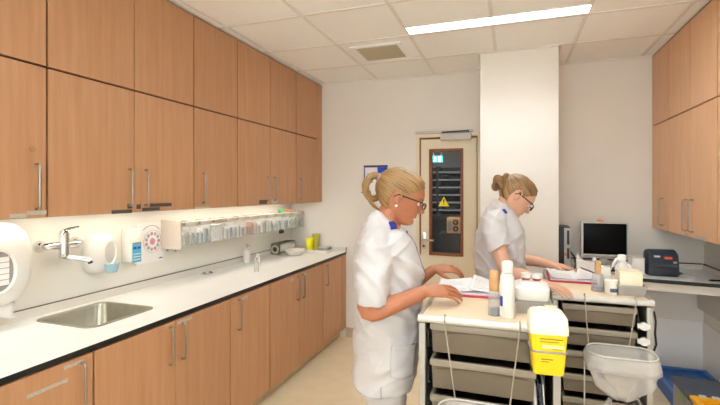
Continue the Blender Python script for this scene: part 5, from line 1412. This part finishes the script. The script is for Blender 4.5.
far = dict(
    head=(.082, 0, 1.549), yaw=0, pitch=39, hs=1.0, hx=1.05, skin=SKIN_F, seed=6.1,
    neck=[(-.015, 0, 1.43), (.002, 0, 1.485), (.035, 0, 1.54)], neck_r=[.056, .048, .048],
    trunk=trunk_f, tunic=ft_, hip=(-.02, .88), knee=(-.02, 0), ankle=-.05, neck_tilt=(-.040, -.032, -.020, -.008),
    arms=[dict(pts=[FL(492, 222, 2.44), FL(498, 246, 2.38), FL(508, 271, 2.33), FL(523, 275.5, 2.22), FL(536, 280.5, 2.14)], r=[.044, .041, .038, .034, .025], wrist=FL(538, 281.3, 2.13), d=FL(552, 286, 2.09) - FL(537, 280.8, 2.13), n=(.1, -.1, 1), s=(.35, .9, .1), curl=[(6, 14, 10), (8, 14, 10), (10, 16, 10), (12, 16, 10)], spread=1.3, thumb=(.6, .75, -.25), sc=.88),
          dict(pts=[FL(502, 222, 2.76), FL(510, 244, 2.78), FL(520, 258, 2.78), FL(538, 261.5, 2.74), FL(551, 265, 2.70)], r=[.044, .041, .038, .033, .025], wrist=FL(552.5, 265.3, 2.70), d=FL(566, 267.5, 2.69) - FL(552.5, 265.3, 2.70), n=(0, 0, 1), s=(0, -1, -.1), curl=[(10, 18, 12), (10, 18, 12), (10, 18, 12), (10, 18, 12)], spread=.8, thumb=(.8, .5, -.3), sc=.93)],
    sleeves=[dict(pts=[FL(497, 221, 2.50), FL(493, 224, 2.45), FL(496, 239, 2.40), FL(500, 249, 2.375)], r=[.07, .07, .066, .064]),
             dict(pts=[FL(502, 221, 2.70), FL(504, 224, 2.75), FL(510, 240, 2.77), FL(514, 247, 2.775)], r=[.068, .067, .064, .062])],
    zones=[((-.03, -.16, 1.2), .2, (.8, 0, .6), 70, .005), ((0, -.16, 1.3), .15, (.9, 0, -.4), 60, .004), ((0, -.15, 1.05), .2, (.6, 0, .8), 60, .004)])
pF, bodyF, tunF, bvF, MF = person('woman with light brown bun in white uniform tunic bent over the second trolley', far_loc, far)
HAIR_F = hairmat('light_brown_hair', (182, 142, 94), (88, 58, 34))
add_hair('hair', HAIR_F, pF, MF, (-.09, 0, .07), .014)
hb_ = B()
c0 = FL(503, 183, d1)
for k in range(5):
    a0 = k * 1.26
    pts = []
    for q in range(6):
        a = a0 + q * .55
        rr0 = .034 - .003 * q
        pts.append(c0 + V((-.024 + .034 * .75 * math.cos(a) * (1 if k % 2 else .8), rr0 * math.sin(a) * 1.2, .036 * math.cos(a * 1.1 + k) * .9)))
    lock(hb_, pts, [.012, .016, .017, .016, .012, .005], seed=k * 1.7)
hb_.sphere(c0 + V((-.016, 0, 0)), (.030, .034, .034), 16, 12)
lock(hb_, [c0 + V((.0, -.01, .025)), c0 + V((.012, -.012, .045)), c0 + V((.022, -.01, .05)), c0 + V((.034, -.008, .040))], [.012, .013, .010, .004], seed=3)
hb_.obj('hair_bun', HAIR_F, pF, local=True, ang=80)
spectacles(pF, MF)
def far_patch(name, pix, off, m, **kw):
    q = [FL(p[0], p[1], d1 - .14) for p in pix]
    q = [V((p.x, -1.0, p.z)) for p in q]
    return patch(name, bvF, q, (0, 1, 0), off, m, tunF, **kw)
far_patch('shoulder_tab', [(502, 210.5), (506, 210), (507, 213.5), (503.5, 214)], .006, NAVY, thick=.004, nu=4, nv=4)
far_patch('sleeve_seam', [(489, 250), (507, 251), (507, 251.8), (489, 250.8)], .001, SEAM, nu=16, nv=1, thick=.0008)
zf = [1.42 - .022 * k for k in range(34)]
front_strip('placket', bvF, tunF, [(0, z) for z in zf], .016, .003, FABP, -.02, .003)
for z in (1.345, 1.25):
    st = project(bvF, [V((1, -.03, z))], (-1, 0, 0), .005)
    b = B(); b.sphere(st[0], (.005, .007, .007), 12, 8); b.obj('snap', DGREY, tunF, local=True)
collar(tunF, (.006, 0), .058, .064, 1.448, 1.474, .050, .018, FABRIC)

# ------------------------------------------------------------ view settings
S.view_settings.view_transform = 'Standard'
S.view_settings.look = 'None'
S.view_settings.exposure = EXPO
S.view_settings.gamma = 1.0
S.view_settings.use_curve_mapping = False
S.cycles.max_bounces = 14
S.cycles.diffuse_bounces = 8
S.cycles.transparent_max_bounces = 16
S.cycles.use_denoising = True
S.cycles.sample_clamp_indirect = 6.0
w = bpy.data.worlds.new('world'); w.use_nodes = True
w.node_tree.nodes['Background'].inputs['Color'].default_value = (.85, .955, 1.0, 1)
w.node_tree.nodes['Background'].inputs['Strength'].default_value = WORLD
S.world = w
